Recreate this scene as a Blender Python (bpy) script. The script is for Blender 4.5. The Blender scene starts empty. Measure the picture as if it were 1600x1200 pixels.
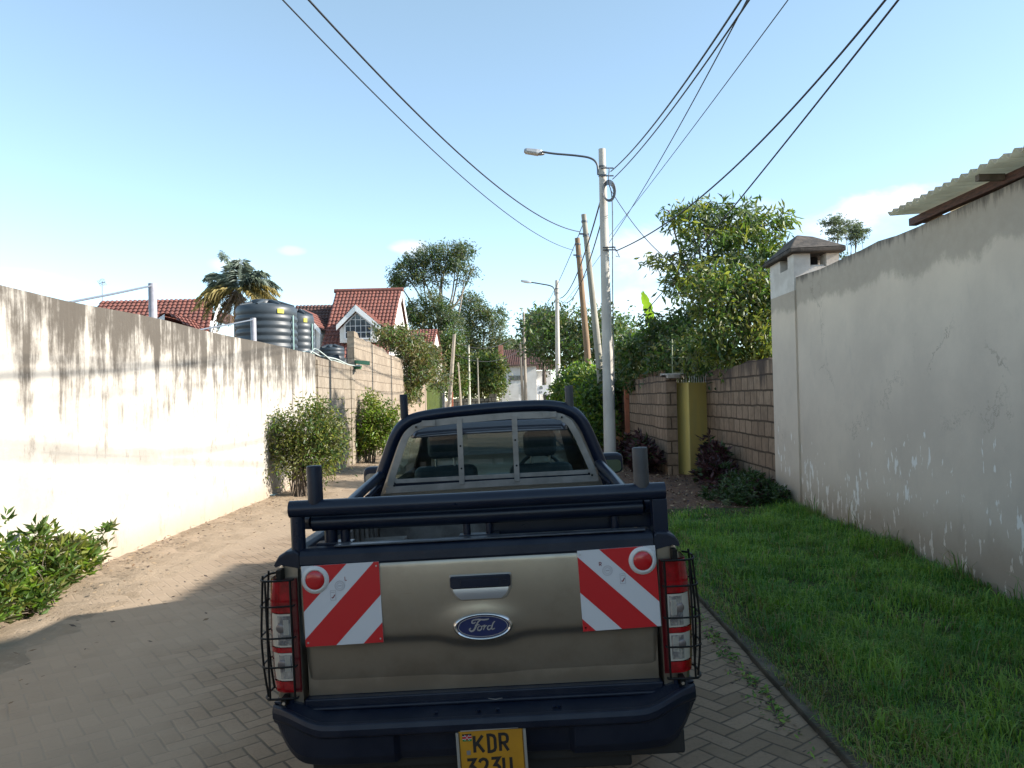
import bpy, math, random
import numpy as np
from math import radians, sin, cos, pi, sqrt, atan2, exp
from mathutils import Vector, Matrix

scene = bpy.context.scene
col = scene.collection
random.seed(7)
rng = np.random.default_rng(7)

# ------------------------------------------------------------------ camera
FPX, CAMH, ROLL = 1200.0, 1.9, radians(1.2)
def _n(v): v = np.array(v, float); return v / np.linalg.norm(v)
_Y = _n([10, -23, -1200]); _u = np.array([-sin(ROLL), cos(ROLL), 0.0])
_Z = _n(_u - _Y * _u.dot(_Y)); _X = np.cross(_Y, _Z)
RW = np.array([_X, _Y, _Z])
CAM = np.array([0, 0, CAMH])
cam_data = bpy.data.cameras.new('camera')
cam_data.sensor_width = 36.0; cam_data.lens = FPX / 1600 * 36.0
cam_data.clip_start = 0.05; cam_data.clip_end = 4000
cam = bpy.data.objects.new('camera', cam_data); col.objects.link(cam)
_m = Matrix([list(r) for r in RW]).to_4x4(); _m.translation = Vector(CAM)
cam.matrix_world = _m
scene.camera = cam
def ray(px, py): return RW @ np.array([px - 800, 600 - py, -FPX]) / FPX
def at(px, py, Y): d = ray(px, py); return CAM + d * (Y / d[1])          # a point seen in the photo, at a known distance
def gr(px, py, z=0.0): d = ray(px, py); return CAM + d * ((z - CAMH) / d[2])

# ------------------------------------------------------------------ light
SUN_EL, SUN_AZ = radians(27.0), radians(96.0)
SUN_STRENGTH, SKY_STRENGTH, EXPOSURE = 4.5, 0.124, 1.24
sd = bpy.data.lights.new('sun', 'SUN'); sd.energy = SUN_STRENGTH; sd.angle = radians(0.7); sd.color = (1.0, 0.93, 0.83)
so = bpy.data.objects.new('sun', sd); col.objects.link(so)
sdir = Vector((cos(SUN_EL) * sin(SUN_AZ), cos(SUN_EL) * cos(SUN_AZ), sin(SUN_EL)))
so.rotation_euler = sdir.to_track_quat('Z', 'Y').to_euler()
so.location = sdir * 50
scene.view_settings.view_transform = 'Standard'; scene.view_settings.look = 'None'
scene.view_settings.exposure = EXPOSURE; scene.view_settings.gamma = 1.0
scene.cycles.max_bounces = 8; scene.cycles.transparent_max_bounces = 12

class NT:
    """small helper round a node tree"""
    def __init__(s, tree): s.t = tree; s.N = tree.nodes; s.L = tree.links
    def new(s, typ, **kw):
        n = s.N.new(typ)
        for k, v in kw.items(): setattr(n, k, v)
        return n
    def put(s, sock, v):
        if hasattr(v, 'node'): s.L.new(v, sock)
        elif v is not None: sock.default_value = v
    def math(s, op, a, b=None, c=None, clamp=False):
        n = s.new('ShaderNodeMath', operation=op, use_clamp=clamp)
        for i, v in enumerate((a, b, c)):
            if v is not None: s.put(n.inputs[i], v)
        return n.outputs[0]
    def vmath(s, op, a, b=None):
        n = s.new('ShaderNodeVectorMath', operation=op)
        s.put(n.inputs[0], a)
        if b is not None: s.put(n.inputs[1], b)
        return n.outputs[0]
    def mix(s, f, a, b, blend='MIX'):
        n = s.new('ShaderNodeMix', data_type='RGBA', blend_type=blend)
        s.put(n.inputs[0], f)
        s.put(n.inputs[6], tuple(a) + (1,) if isinstance(a, tuple) and len(a) == 3 else a)
        s.put(n.inputs[7], tuple(b) + (1,) if isinstance(b, tuple) and len(b) == 3 else b)
        return n.outputs[2]
    def noise(s, vec, scale=5, detail=6, rough=.6, dist=0.0):
        n = s.new('ShaderNodeTexNoise'); n.inputs['Scale'].default_value = scale
        n.inputs['Detail'].default_value = detail; n.inputs['Roughness'].default_value = rough
        n.inputs['Distortion'].default_value = dist
        s.put(n.inputs['Vector'], vec); return n.outputs['Fac']
    def step(s, v, lo, hi, a=0.0, b=1.0):
        n = s.new('ShaderNodeMapRange', interpolation_type='SMOOTHSTEP')
        s.put(n.inputs[0], v); n.inputs[1].default_value = lo; n.inputs[2].default_value = hi
        n.inputs[3].default_value = a; n.inputs[4].default_value = b; return n.outputs[0]
    def obj(s): return s.new('ShaderNodeTexCoord').outputs['Object']
    def sep(s, v): n = s.new('ShaderNodeSeparateXYZ'); s.put(n.inputs[0], v); return n.outputs
    def comb(s, x, y, z):
        n = s.new('ShaderNodeCombineXYZ')
        for i, v in enumerate((x, y, z)): s.put(n.inputs[i], v)
        return n.outputs[0]
    def scalev(s, v, sc): return s.vmath('MULTIPLY', v, sc)
    def bump(s, h, strength=.3, dist=.01, normal=None):
        n = s.new('ShaderNodeBump'); n.inputs['Strength'].default_value = strength; n.inputs['Distance'].default_value = dist
        s.put(n.inputs['Height'], h)
        if normal is not None: s.put(n.inputs['Normal'], normal)
        return n.outputs[0]

# world: physical sky with a few far small cumulus clouds low over the horizon
world = bpy.data.worlds.new("World"); scene.world = world; world.use_nodes = True
w = NT(world.node_tree)
bg = w.N['Background']; bg.inputs[1].default_value = SKY_STRENGTH
sky = w.new('ShaderNodeTexSky', sky_type='NISHITA')
sky.sun_disc = False; sky.sun_elevation = SUN_EL; sky.sun_rotation = SUN_AZ
sky.altitude = 1700; sky.air_density = 1.0; sky.dust_density = .5; sky.ozone_density = 1.3
gen = w.new('ShaderNodeTexCoord').outputs['Generated']
gx, gy, gz_ = w.sep(gen)
az = w.math('ARCTAN2', gx, gy); el = w.math('ARCSINE', gz_)
nz = w.noise(w.scalev(gen, (1, 1, 2.2)), 9, 8, .62, .3)
total = None
for px, py, wa, we, dens in ((1400, 318, .085, .022, 1.0), (1330, 345, .09, .028, .7), (1040, 395, .10, .045, .62), (640, 388, .03, .013, .7), (455, 392, .02, .007, .35),
                             (1000, 480, .11, .03, .5), (365, 415, .03, .01, .5), (40, 440, .06, .018, .5), (1560, 300, .06, .02, .6), (1180, 350, .07, .03, .5)):
    d_ = ray(px, py); a0 = atan2(d_[0], d_[1]); e0 = math.asin(d_[2] / np.linalg.norm(d_))
    qa = w.math('DIVIDE', w.math('SUBTRACT', az, a0), wa); qe = w.math('DIVIDE', w.math('SUBTRACT', el, e0), we)
    q = w.math('ADD', w.math('MULTIPLY', qa, qa), w.math('MULTIPLY', qe, qe))
    m = w.math('ADD', w.math('SUBTRACT', 1.0, q), w.math('MULTIPLY', w.math('SUBTRACT', nz, .5), 3.2))
    m = w.math('MULTIPLY', w.step(m, 0.0, 1.3), dens)
    total = m if total is None else w.math('MAXIMUM', total, m)
skycol = w.mix(1.0, sky.outputs[0], (.43, .57, .28), 'ADD')     # thin high haze over the whole sky
cl = w.mix(total, skycol, (4.6, 4.7, 4.8))
w.put(bg.inputs[0], cl)

# ------------------------------------------------------------------ mesh builder
def link(o): col.objects.link(o); return o
class MB:
    def __init__(s): s.v = []; s.f = []; s.m = []; s.s = []
    def add(s, vs, fs, m=0, smooth=False):
        b = len(s.v); s.v += [tuple(map(float, p)) for p in vs]
        for f in fs: s.f.append(tuple(b + i for i in f)); s.m.append(m); s.s.append(smooth)
        return s
    def box(s, x0, x1, y0, y1, z0, z1, m=0):
        vs = [(x, y, z) for z in (z0, z1) for y in (y0, y1) for x in (x0, x1)]
        return s.add(vs, [(0, 2, 3, 1), (4, 5, 7, 6), (0, 1, 5, 4), (2, 6, 7, 3), (0, 4, 6, 2), (1, 3, 7, 5)], m)
    def hexa(s, p, m=0):      # 8 points: bottom ring 0-3 (ccw from above), top ring 4-7
        return s.add(p, [(3, 2, 1, 0), (4, 5, 6, 7), (0, 1, 5, 4), (1, 2, 6, 5), (2, 3, 7, 6), (3, 0, 4, 7)], m)
    def tube(s, pts, r, seg=10, m=0, caps=True, smooth=True):
        P = [np.array(p, float) for p in pts]; n = len(P)
        R = r if hasattr(r, '__len__') else [r] * n
        T = []
        for i in range(n):
            t = P[min(i + 1, n - 1)] - P[max(i - 1, 0)]; T.append(t / (np.linalg.norm(t) + 1e-12))
        up = np.array([0, 0, 1.]) if abs(T[0][2]) < .9 else np.array([1., 0, 0])
        a = np.cross(T[0], up); a /= np.linalg.norm(a)
        vs = []
        for i in range(n):
            a = a - T[i] * a.dot(T[i]); a /= (np.linalg.norm(a) + 1e-12); b = np.cross(T[i], a)
            for k in range(seg):
                t = 2 * pi * k / seg; vs.append(P[i] + R[i] * (cos(t) * a + sin(t) * b))
        fs = [(i * seg + k, i * seg + (k + 1) % seg, (i + 1) * seg + (k + 1) % seg, (i + 1) * seg + k) for i in range(n - 1) for k in range(seg)]
        s.add(vs, fs, m, smooth)
        if caps:
            s.add(vs[:seg], [tuple(range(seg - 1, -1, -1))], m); s.add(vs[-seg:], [tuple(range(seg))], m)
        return s
    def prism(s, poly, a, b, axis='y', m=0):   # poly in the two other axes, extruded from a to b
        def P(u, v, t): return {'y': (u, t, v), 'x': (t, u, v), 'z': (u, v, t)}[axis]
        n = len(poly)
        vs = [P(u, v, a) for u, v in poly] + [P(u, v, b) for u, v in poly]
        fs = [tuple(range(n)), tuple(range(2 * n - 1, n - 1, -1))] + [(i, n + i, n + (i + 1) % n, (i + 1) % n) for i in range(n)]
        return s.add(vs, fs, m)
    def grid(s, fn, nu, nv, m=0, smooth=True, closed=False):
        vs = [fn(i / nu, j / nv) for j in range(nv + 1) for i in range(nu + 1)]
        return s.add(vs, [(j * (nu + 1) + i, j * (nu + 1) + i + 1, (j + 1) * (nu + 1) + i + 1, (j + 1) * (nu + 1) + i) for j in range(nv) for i in range(nu)], m, smooth)
    def loft(s, secs, m=0, smooth=False, closed=True, caps=True):
        n = len(secs[0]); vs = [p for sec in secs for p in sec]
        kk = n if closed else n - 1
        fs = [(i * n + k, i * n + (k + 1) % n, (i + 1) * n + (k + 1) % n, (i + 1) * n + k) for i in range(len(secs) - 1) for k in range(kk)]
        s.add(vs, fs, m, smooth)
        if caps:
            s.add(secs[0], [tuple(range(n - 1, -1, -1))], m); s.add(secs[-1], [tuple(range(n))], m)
        return s
    def lathe(s, prof, c, seg=24, m=0, axis='z', smooth=True):
        vs = []
        for r, h in prof:
            for k in range(seg):
                t = 2 * pi * k / seg; u, v = r * cos(t), r * sin(t)
                vs.append({'z': (c[0] + u, c[1] + v, c[2] + h), 'x': (c[0] + h, c[1] + u, c[2] + v), 'y': (c[0] + u, c[1] + h, c[2] + v)}[axis])
        fs = [(i * seg + k, i * seg + (k + 1) % seg, (i + 1) * seg + (k + 1) % seg, (i + 1) * seg + k) for i in range(len(prof) - 1) for k in range(seg)]
        return s.add(vs, fs, m, smooth)
    def ribbon(s, pts, width, fn, m=0, closed=False, h=0.0, thick=0.0):   # flat mitred stroke in a plane; fn maps (u,v,h) to 3-D
        P = [np.array(p, float) for p in pts]; n = len(P)
        W = width if hasattr(width, '__len__') else [width] * n
        L, Rr = [], []
        for i in range(n):
            d0 = P[i] - P[i - 1] if (i > 0 or closed) else P[1] - P[0]
            d1 = P[(i + 1) % n] - P[i] if (i < n - 1 or closed) else d0
            d0 = d0 / (np.linalg.norm(d0) + 1e-12); d1 = d1 / (np.linalg.norm(d1) + 1e-12)
            n0 = np.array([-d0[1], d0[0]]); n1 = np.array([-d1[1], d1[0]]); nn = n0 + n1
            nn = nn / (np.linalg.norm(nn) + 1e-9); k = 1 / max(.45, nn.dot(n0))
            L.append(P[i] + nn * W[i] / 2 * k); Rr.append(P[i] - nn * W[i] / 2 * k)
        k = n if closed else n - 1
        if thick == 0:
            vs = [fn(p[0], p[1], h) for p in L] + [fn(p[0], p[1], h) for p in Rr]
            s.add(vs, [(i, n + i, n + (i + 1) % n, (i + 1) % n) for i in range(k)], m)
        else:
            vs = [fn(p[0], p[1], h) for p in L] + [fn(p[0], p[1], h) for p in Rr] + [fn(p[0], p[1], h - thick) for p in L] + [fn(p[0], p[1], h - thick) for p in Rr]
            fs = []
            for i in range(k):
                j = (i + 1) % n
                fs += [(i, n + i, n + j, j), (2 * n + i, 2 * n + j, 3 * n + j, 3 * n + i), (i, j, 2 * n + j, 2 * n + i), (n + i, 3 * n + i, 3 * n + j, n + j)]
            if not closed: fs += [(0, 2 * n, 3 * n, n), (n - 1, 2 * n - 1, 4 * n - 1, 3 * n - 1)]
            s.add(vs, fs, m)
        return s
    def build(s, name, mats, parent=None, bevel=0.0, origin=None, local=False, segs=2):
        me = bpy.data.meshes.new(name)
        off = np.zeros(3)
        if parent is not None and not local:
            p = parent
            while p is not None: off = off + np.array(p.location); p = p.parent
        if origin is not None: off = np.array(origin, float)
        V = np.array(s.v) - off
        me.from_pydata(V.tolist(), [], s.f)
        mats = mats if isinstance(mats, (list, tuple)) else [mats]
        for m in mats: me.materials.append(m)
        me.polygons.foreach_set('material_index', s.m); me.polygons.foreach_set('use_smooth', s.s)
        me.update()
        o = link(bpy.data.objects.new(name, me))
        if parent is not None: o.parent = parent
        elif origin is not None: o.location = origin
        if bevel > 0:
            b = o.modifiers.new('bevel', 'BEVEL'); b.width = bevel; b.segments = segs; b.limit_method = 'ANGLE'; b.angle_limit = radians(35)
            b.harden_normals = False
        return o

def T(name, label, cat, loc=(0, 0, 0), group=None, rot=None):
    o = link(bpy.data.objects.new(name, None)); o.location = loc; o.empty_display_size = .2
    if rot is not None: o.rotation_euler = rot
    o['label'] = label; o['category'] = cat
    if group: o['group'] = group
    return o
def tag(o, label, cat, group=None):
    o['label'] = label; o['category'] = cat
    if group: o['group'] = group
    return o
def kind(o, k): o['kind'] = k; return o
def spline(pts, n=8, closed=False):
    P = [np.array(p, float) for p in pts]; out = []
    N = len(P); rngk = N if closed else N - 1
    for i in range(rngk):
        p0 = P[(i - 1) % N] if (closed or i > 0) else P[0] * 2 - P[1]
        p1, p2 = P[i], P[(i + 1) % N]
        p3 = P[(i + 2) % N] if (closed or i < N - 2) else P[-1] * 2 - P[-2]
        for k in range(n):
            t = k / n
            out.append(.5 * ((2 * p1) + (-p0 + p2) * t + (2 * p0 - 5 * p1 + 4 * p2 - p3) * t * t + (-p0 + 3 * p1 - 3 * p2 + p3) * t ** 3))
    if not closed: out.append(P[-1])
    return out
def roundrect(u0, u1, v0, v1, r, n=5):
    out = []
    for cx, cy, a0 in ((u1 - r, v1 - r, 0), (u0 + r, v1 - r, 90), (u0 + r, v0 + r, 180), (u1 - r, v0 + r, 270)):
        for k in range(n + 1):
            a = radians(a0 + 90 * k / n); out.append((cx + r * cos(a), cy + r * sin(a)))
    return out

# ------------------------------------------------------------------ materials
def new_mat(name):
    m = bpy.data.materials.new(name); m.use_nodes = True
    t = NT(m.node_tree); return m, t, t.N['Principled BSDF']
def M(name, c, rough=.6, metal=0.0, c2=None, scale=6, bump=0.0, bscale=40, stretch=(1, 1, 1), contrast=(.35, .65), spec=.5, coat=0.0, rvar=0.0, detail=6):
    m, t, p = new_mat(name)
    v = t.scalev(t.obj(), stretch)
    if c2 is not None:
        f = t.step(t.noise(v, scale, detail), *contrast)
        t.put(p.inputs['Base Color'], t.mix(f, c, c2))
    else: p.inputs['Base Color'].default_value = tuple(c) + (1,)
    p.inputs['Metallic'].default_value = metal; p.inputs['Specular IOR Level'].default_value = spec
    p.inputs['Coat Weight'].default_value = coat; p.inputs['Coat Roughness'].default_value = .08
    if rvar: t.put(p.inputs['Roughness'], t.math('ADD', rough - rvar / 2, t.math('MULTIPLY', t.noise(v, scale * 1.7, 5), rvar)))
    else: p.inputs['Roughness'].default_value = rough
    if bump: t.put(p.inputs['Normal'], t.bump(t.noise(v, bscale, 8, .65), bump, .01))
    return m
def leaf_mat(name, c, rough=.45, trans=.35, c2=None, tt=(1.25, 1.3, .6)):
    m, t, p = new_mat(name)
    c2 = c2 or tuple(x * .72 for x in c)
    f = t.noise(t.obj(), 2.3, 4)
    colr = t.mix(t.step(f, .35, .65), c, c2)
    t.put(p.inputs['Base Color'], colr); p.inputs['Roughness'].default_value = rough; p.inputs['Specular IOR Level'].default_value = .35
    tr = t.new('ShaderNodeBsdfTranslucent'); t.put(tr.inputs[0], t.mix(1.0, colr, tt, 'MULTIPLY'))
    mx = t.new('ShaderNodeMixShader'); mx.inputs[0].default_value = trans
    t.L.new(p.outputs[0], mx.inputs[1]); t.L.new(tr.outputs[0], mx.inputs[2])
    t.L.new(mx.outputs[0], t.N['Material Output'].inputs[0])
    return m
def gz(x): return .033 * min(1.75, max(-1.6, x + .155))       # the lane's cross fall
def paver_mat():
    m, t, p = new_mat('block_paving')
    o = t.obj(); x, y, z = t.sep(o)
    wob = t.noise(o, 1.6, 3)
    U, ang = .112, radians(38)
    u = t.math('DIVIDE', t.math('ADD', t.math('MULTIPLY', x, cos(ang)), t.math('MULTIPLY', y, sin(ang))), U)
    v = t.math('DIVIDE', t.math('SUBTRACT', t.math('MULTIPLY', y, cos(ang)), t.math('MULTIPLY', x, sin(ang))), U)
    u = t.math('ADD', u, t.math('MULTIPLY', wob, .35)); v = t.math('ADD', v, t.math('MULTIPLY', wob, .5))
    i = t.math('FLOOR', u); j = t.math('FLOOR', v); fx = t.math('SUBTRACT', u, i); fy = t.math('SUBTRACT', v, j)
    k = t.math('FLOORED_MODULO', t.math('SUBTRACT', i, j), 4.0)
    def is_(n): return t.math('COMPARE', k, float(n), .25)
    k0, k1, k2, k3 = is_(0), is_(1), is_(2), is_(3)
    dl = t.math('ADD', fx, k1); dr = t.math('ADD', t.math('SUBTRACT', 1.0, fx), k0)
    db = t.math('ADD', fy, k2); dt = t.math('ADD', t.math('SUBTRACT', 1.0, fy), k3)
    d = t.math('MINIMUM', t.math('MINIMUM', dl, dr), t.math('MINIMUM', db, dt))
    bi = t.math('SUBTRACT', i, k1); bj = t.math('SUBTRACT', j, k2)
    wn = t.new('ShaderNodeTexWhiteNoise', noise_dimensions='2D'); t.put(wn.inputs['Vector'], t.comb(bi, bj, 0.0))
    rnd = wn.outputs['Value']
    fine = t.noise(o, 45, 6, .7); mid = t.noise(o, 3.2, 6); big = t.noise(o, .55, 5)
    base = t.mix(rnd, (.205, .145, .095), (.285, .205, .14))
    base = t.mix(t.math('MULTIPLY', t.step(fine, .42, .75), .45), base, (.12, .09, .062))
    base = t.mix(t.math('MULTIPLY', t.step(mid, .5, .75), .35), base, (.32, .24, .165))
    jm = t.step(t.math('ADD', d, t.math('MULTIPLY', t.math('SUBTRACT', mid, .5), .05)), .025, .075, 1.0, 0.0)
    # dust swept to the shoulder fills the joints there
    near_ = t.math('MULTIPLY', t.math('SUBTRACT', 8.5, y), .11, clamp=True)
    dust = t.step(t.math('ADD', t.math('ADD', t.math('MULTIPLY', x, -.55), t.math('SUBTRACT', near_, 1.0)), t.math('MULTIPLY', t.math('SUBTRACT', big, .5), 3.4)), .2, 1.15)
    jcol = t.mix(dust, (.075, .06, .045), (.30, .235, .17))
    base = t.mix(t.math('MULTIPLY', dust, .62), base, (.37, .29, .21))
    t.put(p.inputs['Base Color'], t.mix(t.math('MULTIPLY', jm, .85), base, jcol))
    p.inputs['Roughness'].default_value = .85; p.inputs['Specular IOR Level'].default_value = .3
    hgt = t.math('ADD', t.math('MULTIPLY', t.step(d, .0, .12), t.math('SUBTRACT', 1.0, t.math('MULTIPLY', dust, .6))), t.math('ADD', t.math('MULTIPLY', fine, .25), t.math('MULTIPLY', rnd, .25)))
    t.put(p.inputs['Normal'], t.bump(hgt, .8, .006))
    return m
def left_plaster_mat():
    m, t, p = new_mat('weathered_cream_plaster')
    o = t.obj(); x, y, z = t.sep(o)
    streak = t.noise(t.scalev(o, (1, 3.4, .45)), 1.0, 9, .68, .2)
    streak2 = t.noise(t.scalev(o, (1, 11, .7)), 1.0, 7, .7)
    blot = t.noise(t.scalev(o, (1, 1, .9)), 1.7, 9, .7)
    h = t.math('DIVIDE', t.math('SUBTRACT', z, 1.55), 1.55)
    s1 = t.math('ADD', h, t.math('ADD', t.math('MULTIPLY', t.math('SUBTRACT', streak, .5), 3.0), t.math('MULTIPLY', t.math('SUBTRACT', streak2, .5), 1.4)))
    s1 = t.math('ADD', s1, t.math('MULTIPLY', t.math('SUBTRACT', blot, .5), 1.8))
    dark = t.step(s1, .22, 1.0)
    base = t.mix(t.step(blot, .3, .7), (.50, .47, .42), (.385, .355, .31))
    b2 = t.math('MULTIPLY', t.step(t.noise(t.scalev(o, (1, 1.4, .8)), 2.3, 9, .75), .53, .70), .7)
    base = t.mix(b2, base, (.16, .138, .112))
    base = t.mix(t.math('MULTIPLY', dark, .93), base, t.mix(streak2, (.045, .038, .032), (.11, .095, .078)))
    low = t.step(t.math('ADD', z, t.math('MULTIPLY', blot, .5)), .25, .75, 1.0, 0.0)
    base = t.mix(t.math('MULTIPLY', low, .6), base, (.33, .24, .16))
    t.put(p.inputs['Base Color'], base); p.inputs['Roughness'].default_value = .92; p.inputs['Specular IOR Level'].default_value = .2
    t.put(p.inputs['Normal'], t.bump(t.math('ADD', t.noise(o, 22, 8, .7), t.math('MULTIPLY', blot, 1.5)), .45, .012))
    return m
def right_plaster_mat():
    m, t, p = new_mat('flaking_grey_plaster')
    o = t.obj(); x, y, z = t.sep(o)
    blot = t.noise(o, .9, 8, .65); fine = t.noise(o, 7, 8, .7)
    base = t.mix(t.step(blot, .3, .7), (.60, .50, .395), (.51, .425, .34))
    smear = t.step(t.noise(t.scalev(o, (1, 2.5, .6)), 1.6, 8, .7), .56, .74)
    base = t.mix(t.math('MULTIPLY', smear, .28), base, (.30, .275, .245))
    topn = t.math('ADD', z, t.math('ADD', t.math('MULTIPLY', t.math('SUBTRACT', t.noise(t.scalev(o, (1, .8, .5)), 1.1, 7, .65), .5), .8), t.math('MULTIPLY', t.math('SUBTRACT', fine, .5), .25)))
    top = t.step(topn, 3.20, 3.34)
    base = t.mix(t.math('MULTIPLY', top, .75), base, t.mix(fine, (.24, .20, .155), (.39, .335, .27)))
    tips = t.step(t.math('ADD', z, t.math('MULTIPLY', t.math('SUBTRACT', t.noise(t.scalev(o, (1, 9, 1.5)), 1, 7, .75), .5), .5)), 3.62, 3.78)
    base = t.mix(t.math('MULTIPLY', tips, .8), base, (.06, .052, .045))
    vo = t.new('ShaderNodeTexVoronoi', feature='DISTANCE_TO_EDGE'); t.put(vo.inputs['Vector'], t.vmath('ADD', t.scalev(o, (1, .55, .4)), t.scalev(t.comb(fine, fine, blot), (.5, .5, .5)))); vo.inputs['Scale'].default_value = .9
    crack = t.math('MULTIPLY', t.step(vo.outputs['Distance'], .0, .006, 1.0, 0.0), t.step(t.noise(o, .7, 3), .5, .6))
    base = t.mix(t.math('MULTIPLY', crack, .55), base, (.12, .10, .08))
    scuff = t.step(t.noise(t.scalev(o, (1, 1.2, 1.2)), 2.6, 6, .75), .66, .72)
    base = t.mix(t.math('MULTIPLY', scuff, .35), base, (.22, .19, .16))
    # flaked chips, taller than wide, in clusters on the lower half
    chip = t.noise(t.scalev(o, (1, 11, 3.4)), 1.0, 4, .6)
    clus = t.noise(t.scalev(o, (1, .9, 1.2)), 1.0, 4, .6)
    zone = t.math('ADD', t.step(z, .4, 2.3, .125, -.055), t.math('MULTIPLY', t.math('SUBTRACT', clus, .5), .45))
    cm = t.step(t.math('ADD', chip, zone), .715, .735)
    low = t.step(t.math('ADD', z, t.math('MULTIPLY', t.math('SUBTRACT', blot, .5), .9)), .10, .75, 1.0, 0.0)
    base = t.mix(t.math('MULTIPLY', low, .7), base, (.25, .175, .12))
    base = t.mix(cm, base, t.mix(low, (.74, .69, .62), (.60, .49, .39)))
    t.put(p.inputs['Base Color'], base); p.inputs['Roughness'].default_value = .9; p.inputs['Specular IOR Level'].default_value = .25
    hh = t.math('SUBTRACT', t.math('ADD', t.math('MULTIPLY', fine, .6), t.math('MULTIPLY', blot, .8)), t.math('MULTIPLY', cm, .5))
    t.put(p.inputs['Normal'], t.bump(hh, .4, .012))
    return m
def block_mat(name, cA, cB, mort, bw=.44, bh=.245, dirt=(.07, .055, .045), dtop=2.3, jw=.016, dirtamt=.9):
    m, t, p = new_mat(name)
    o = t.obj(); x, y, z = t.sep(o)
    wob = t.noise(o, 1.4, 5)
    vec = t.comb(t.math('ADD', t.math('ADD', y, x), t.math('MULTIPLY', wob, .10)), t.math('ADD', z, t.math('MULTIPLY', wob, .07)), 0.0)
    b = t.new('ShaderNodeTexBrick'); t.put(b.inputs['Vector'], vec)
    b.inputs['Scale'].default_value = 1.0; b.inputs['Brick Width'].default_value = bw; b.inputs['Row Height'].default_value = bh
    b.inputs['Mortar Size'].default_value = jw; b.inputs['Mortar Smooth'].default_value = .3; b.inputs['Bias'].default_value = 0
    b.inputs['Color1'].default_value = cA + (1,); b.inputs['Color2'].default_value = cB + (1,); b.inputs['Mortar'].default_value = mort + (1,)
    fine = t.noise(o, 9, 9, .7); streak = t.noise(t.scalev(o, (4, 4, .6)), 1.0, 7, .7)
    c = t.mix(t.math('MULTIPLY', t.step(fine, .4, .7), .5), b.outputs['Color'], tuple(x_ * .55 for x_ in cA))
    s1 = t.math('ADD', t.math('DIVIDE', t.math('SUBTRACT', z, dtop - 1.0), 1.1), t.math('MULTIPLY', t.math('SUBTRACT', streak, .5), 2.6))
    c = t.mix(t.math('MULTIPLY', t.step(s1, .5, 1.2), dirtamt), c, dirt)
    c = t.mix(t.math('MULTIPLY', t.step(t.noise(o, 1.1, 8, .7), .45, .7), .5), c, tuple(x_ * .5 for x_ in cA))
    t.put(p.inputs['Base Color'], c); p.inputs['Roughness'].default_value = .93; p.inputs['Specular IOR Level'].default_value = .2
    hh = t.math('ADD', t.math('MULTIPLY', b.outputs['Fac'], -1.2), t.math('MULTIPLY', fine, .9))
    t.put(p.inputs['Normal'], t.bump(hh, .8, .02))
    return m
def car_glass(name, tint, rough=0.02, refl=1.0):
    m, t, p = new_mat(name)
    tr = t.new('ShaderNodeBsdfTransparent'); tr.inputs[0].default_value = tint + (1,)
    gl = t.new('ShaderNodeBsdfGlossy'); gl.inputs['Roughness'].default_value = rough; gl.inputs[0].default_value = (.9, .95, 1, 1)
    fr = t.new('ShaderNodeFresnel'); fr.inputs[0].default_value = 1.5
    mx = t.new('ShaderNodeMixShader'); t.put(mx.inputs[0], t.math('MULTIPLY', fr.outputs[0], refl, clamp=True))
    t.L.new(tr.outputs[0], mx.inputs[1]); t.L.new(gl.outputs[0], mx.inputs[2]); t.L.new(mx.outputs[0], t.N['Material Output'].inputs[0])
    return m
def ground_mat(name, ca, cb, cc, sc=2.0, bump=.8):
    m, t, p = new_mat(name); o = t.obj()
    c = t.mix(t.step(t.noise(o, sc, 8, .65), .35, .65), ca, cb)
    c = t.mix(t.step(t.noise(o, sc * 9, 8, .7), .5, .72), c, cc)
    t.put(p.inputs['Base Color'], c); p.inputs['Roughness'].default_value = .95; p.inputs['Specular IOR Level'].default_value = .15
    t.put(p.inputs['Normal'], t.bump(t.math('ADD', t.noise(o, 30, 9, .7), t.noise(o, 4, 6)), bump, .02))
    return m

# ------------------------------------------------------------------ the setting
def noise2(x, y, s=1.0): return .5 * sin(x * 1.7 * s + 1.3 * sin(y * .9 * s)) + .5 * sin(y * 2.3 * s + 1.1 * sin(x * 1.3 * s + 2))
MAT_ground = ground_mat('dry_earth', (.20, .145, .10), (.14, .10, .07), (.28, .21, .15), .6)
MAT_dirt = ground_mat('red_brown_soil', (.17, .095, .065), (.10, .06, .045), (.24, .16, .11), 1.4)
MAT_turf = ground_mat('turf_soil', (.035, .06, .016), (.05, .055, .022), (.08, .07, .035), 3)
MAT_kerb = M('concrete_kerb', (.125, .105, .08), .92, c2=(.06, .052, .04), scale=5, bump=.6, bscale=30)

g = MB(); g.grid(lambda u, v: (-900 + 1800 * u, -300 + 1800 * v, -.12), 8, 8)
kind(g.build('ground', MAT_ground), 'structure')
g = MB(); xs = [-5.35, -4.6, -4.0, -3.2, -2.4, -1.755, -1.0, -.155, .6, 1.2, 1.58]
ys = [-24 + 3 * k for k in range(52)]
g.add([(x, y, gz(x) + (.035 * max(0, (-3.6 - x)) if x < -3.6 else 0)) for y in ys for x in xs],
      [(j * len(xs) + i, j * len(xs) + i + 1, (j + 1) * len(xs) + i + 1, (j + 1) * len(xs) + i) for j in range(len(ys) - 1) for i in range(len(xs) - 1)], 0, True)
kind(g.build('road', paver_mat()), 'structure')
def vz(x, y):    # height of the verge on the right
    t = max(0.0, x - 1.66)
    return .085 - .058 * t + .02 * noise2(x, y, 1.6) * min(1, t * 2) + .11 * min(1, t / 2.8) * max(0, min(1, (y - 6) / 7))
g = MB(); g.grid(lambda u, v: (1.66 + 3.1 * u, -12 + 24.5 * v, vz(1.66 + 3.1 * u, -12 + 24.5 * v)), 24, 120)
kind(g.build('turf_ground', MAT_turf), 'structure')
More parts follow.
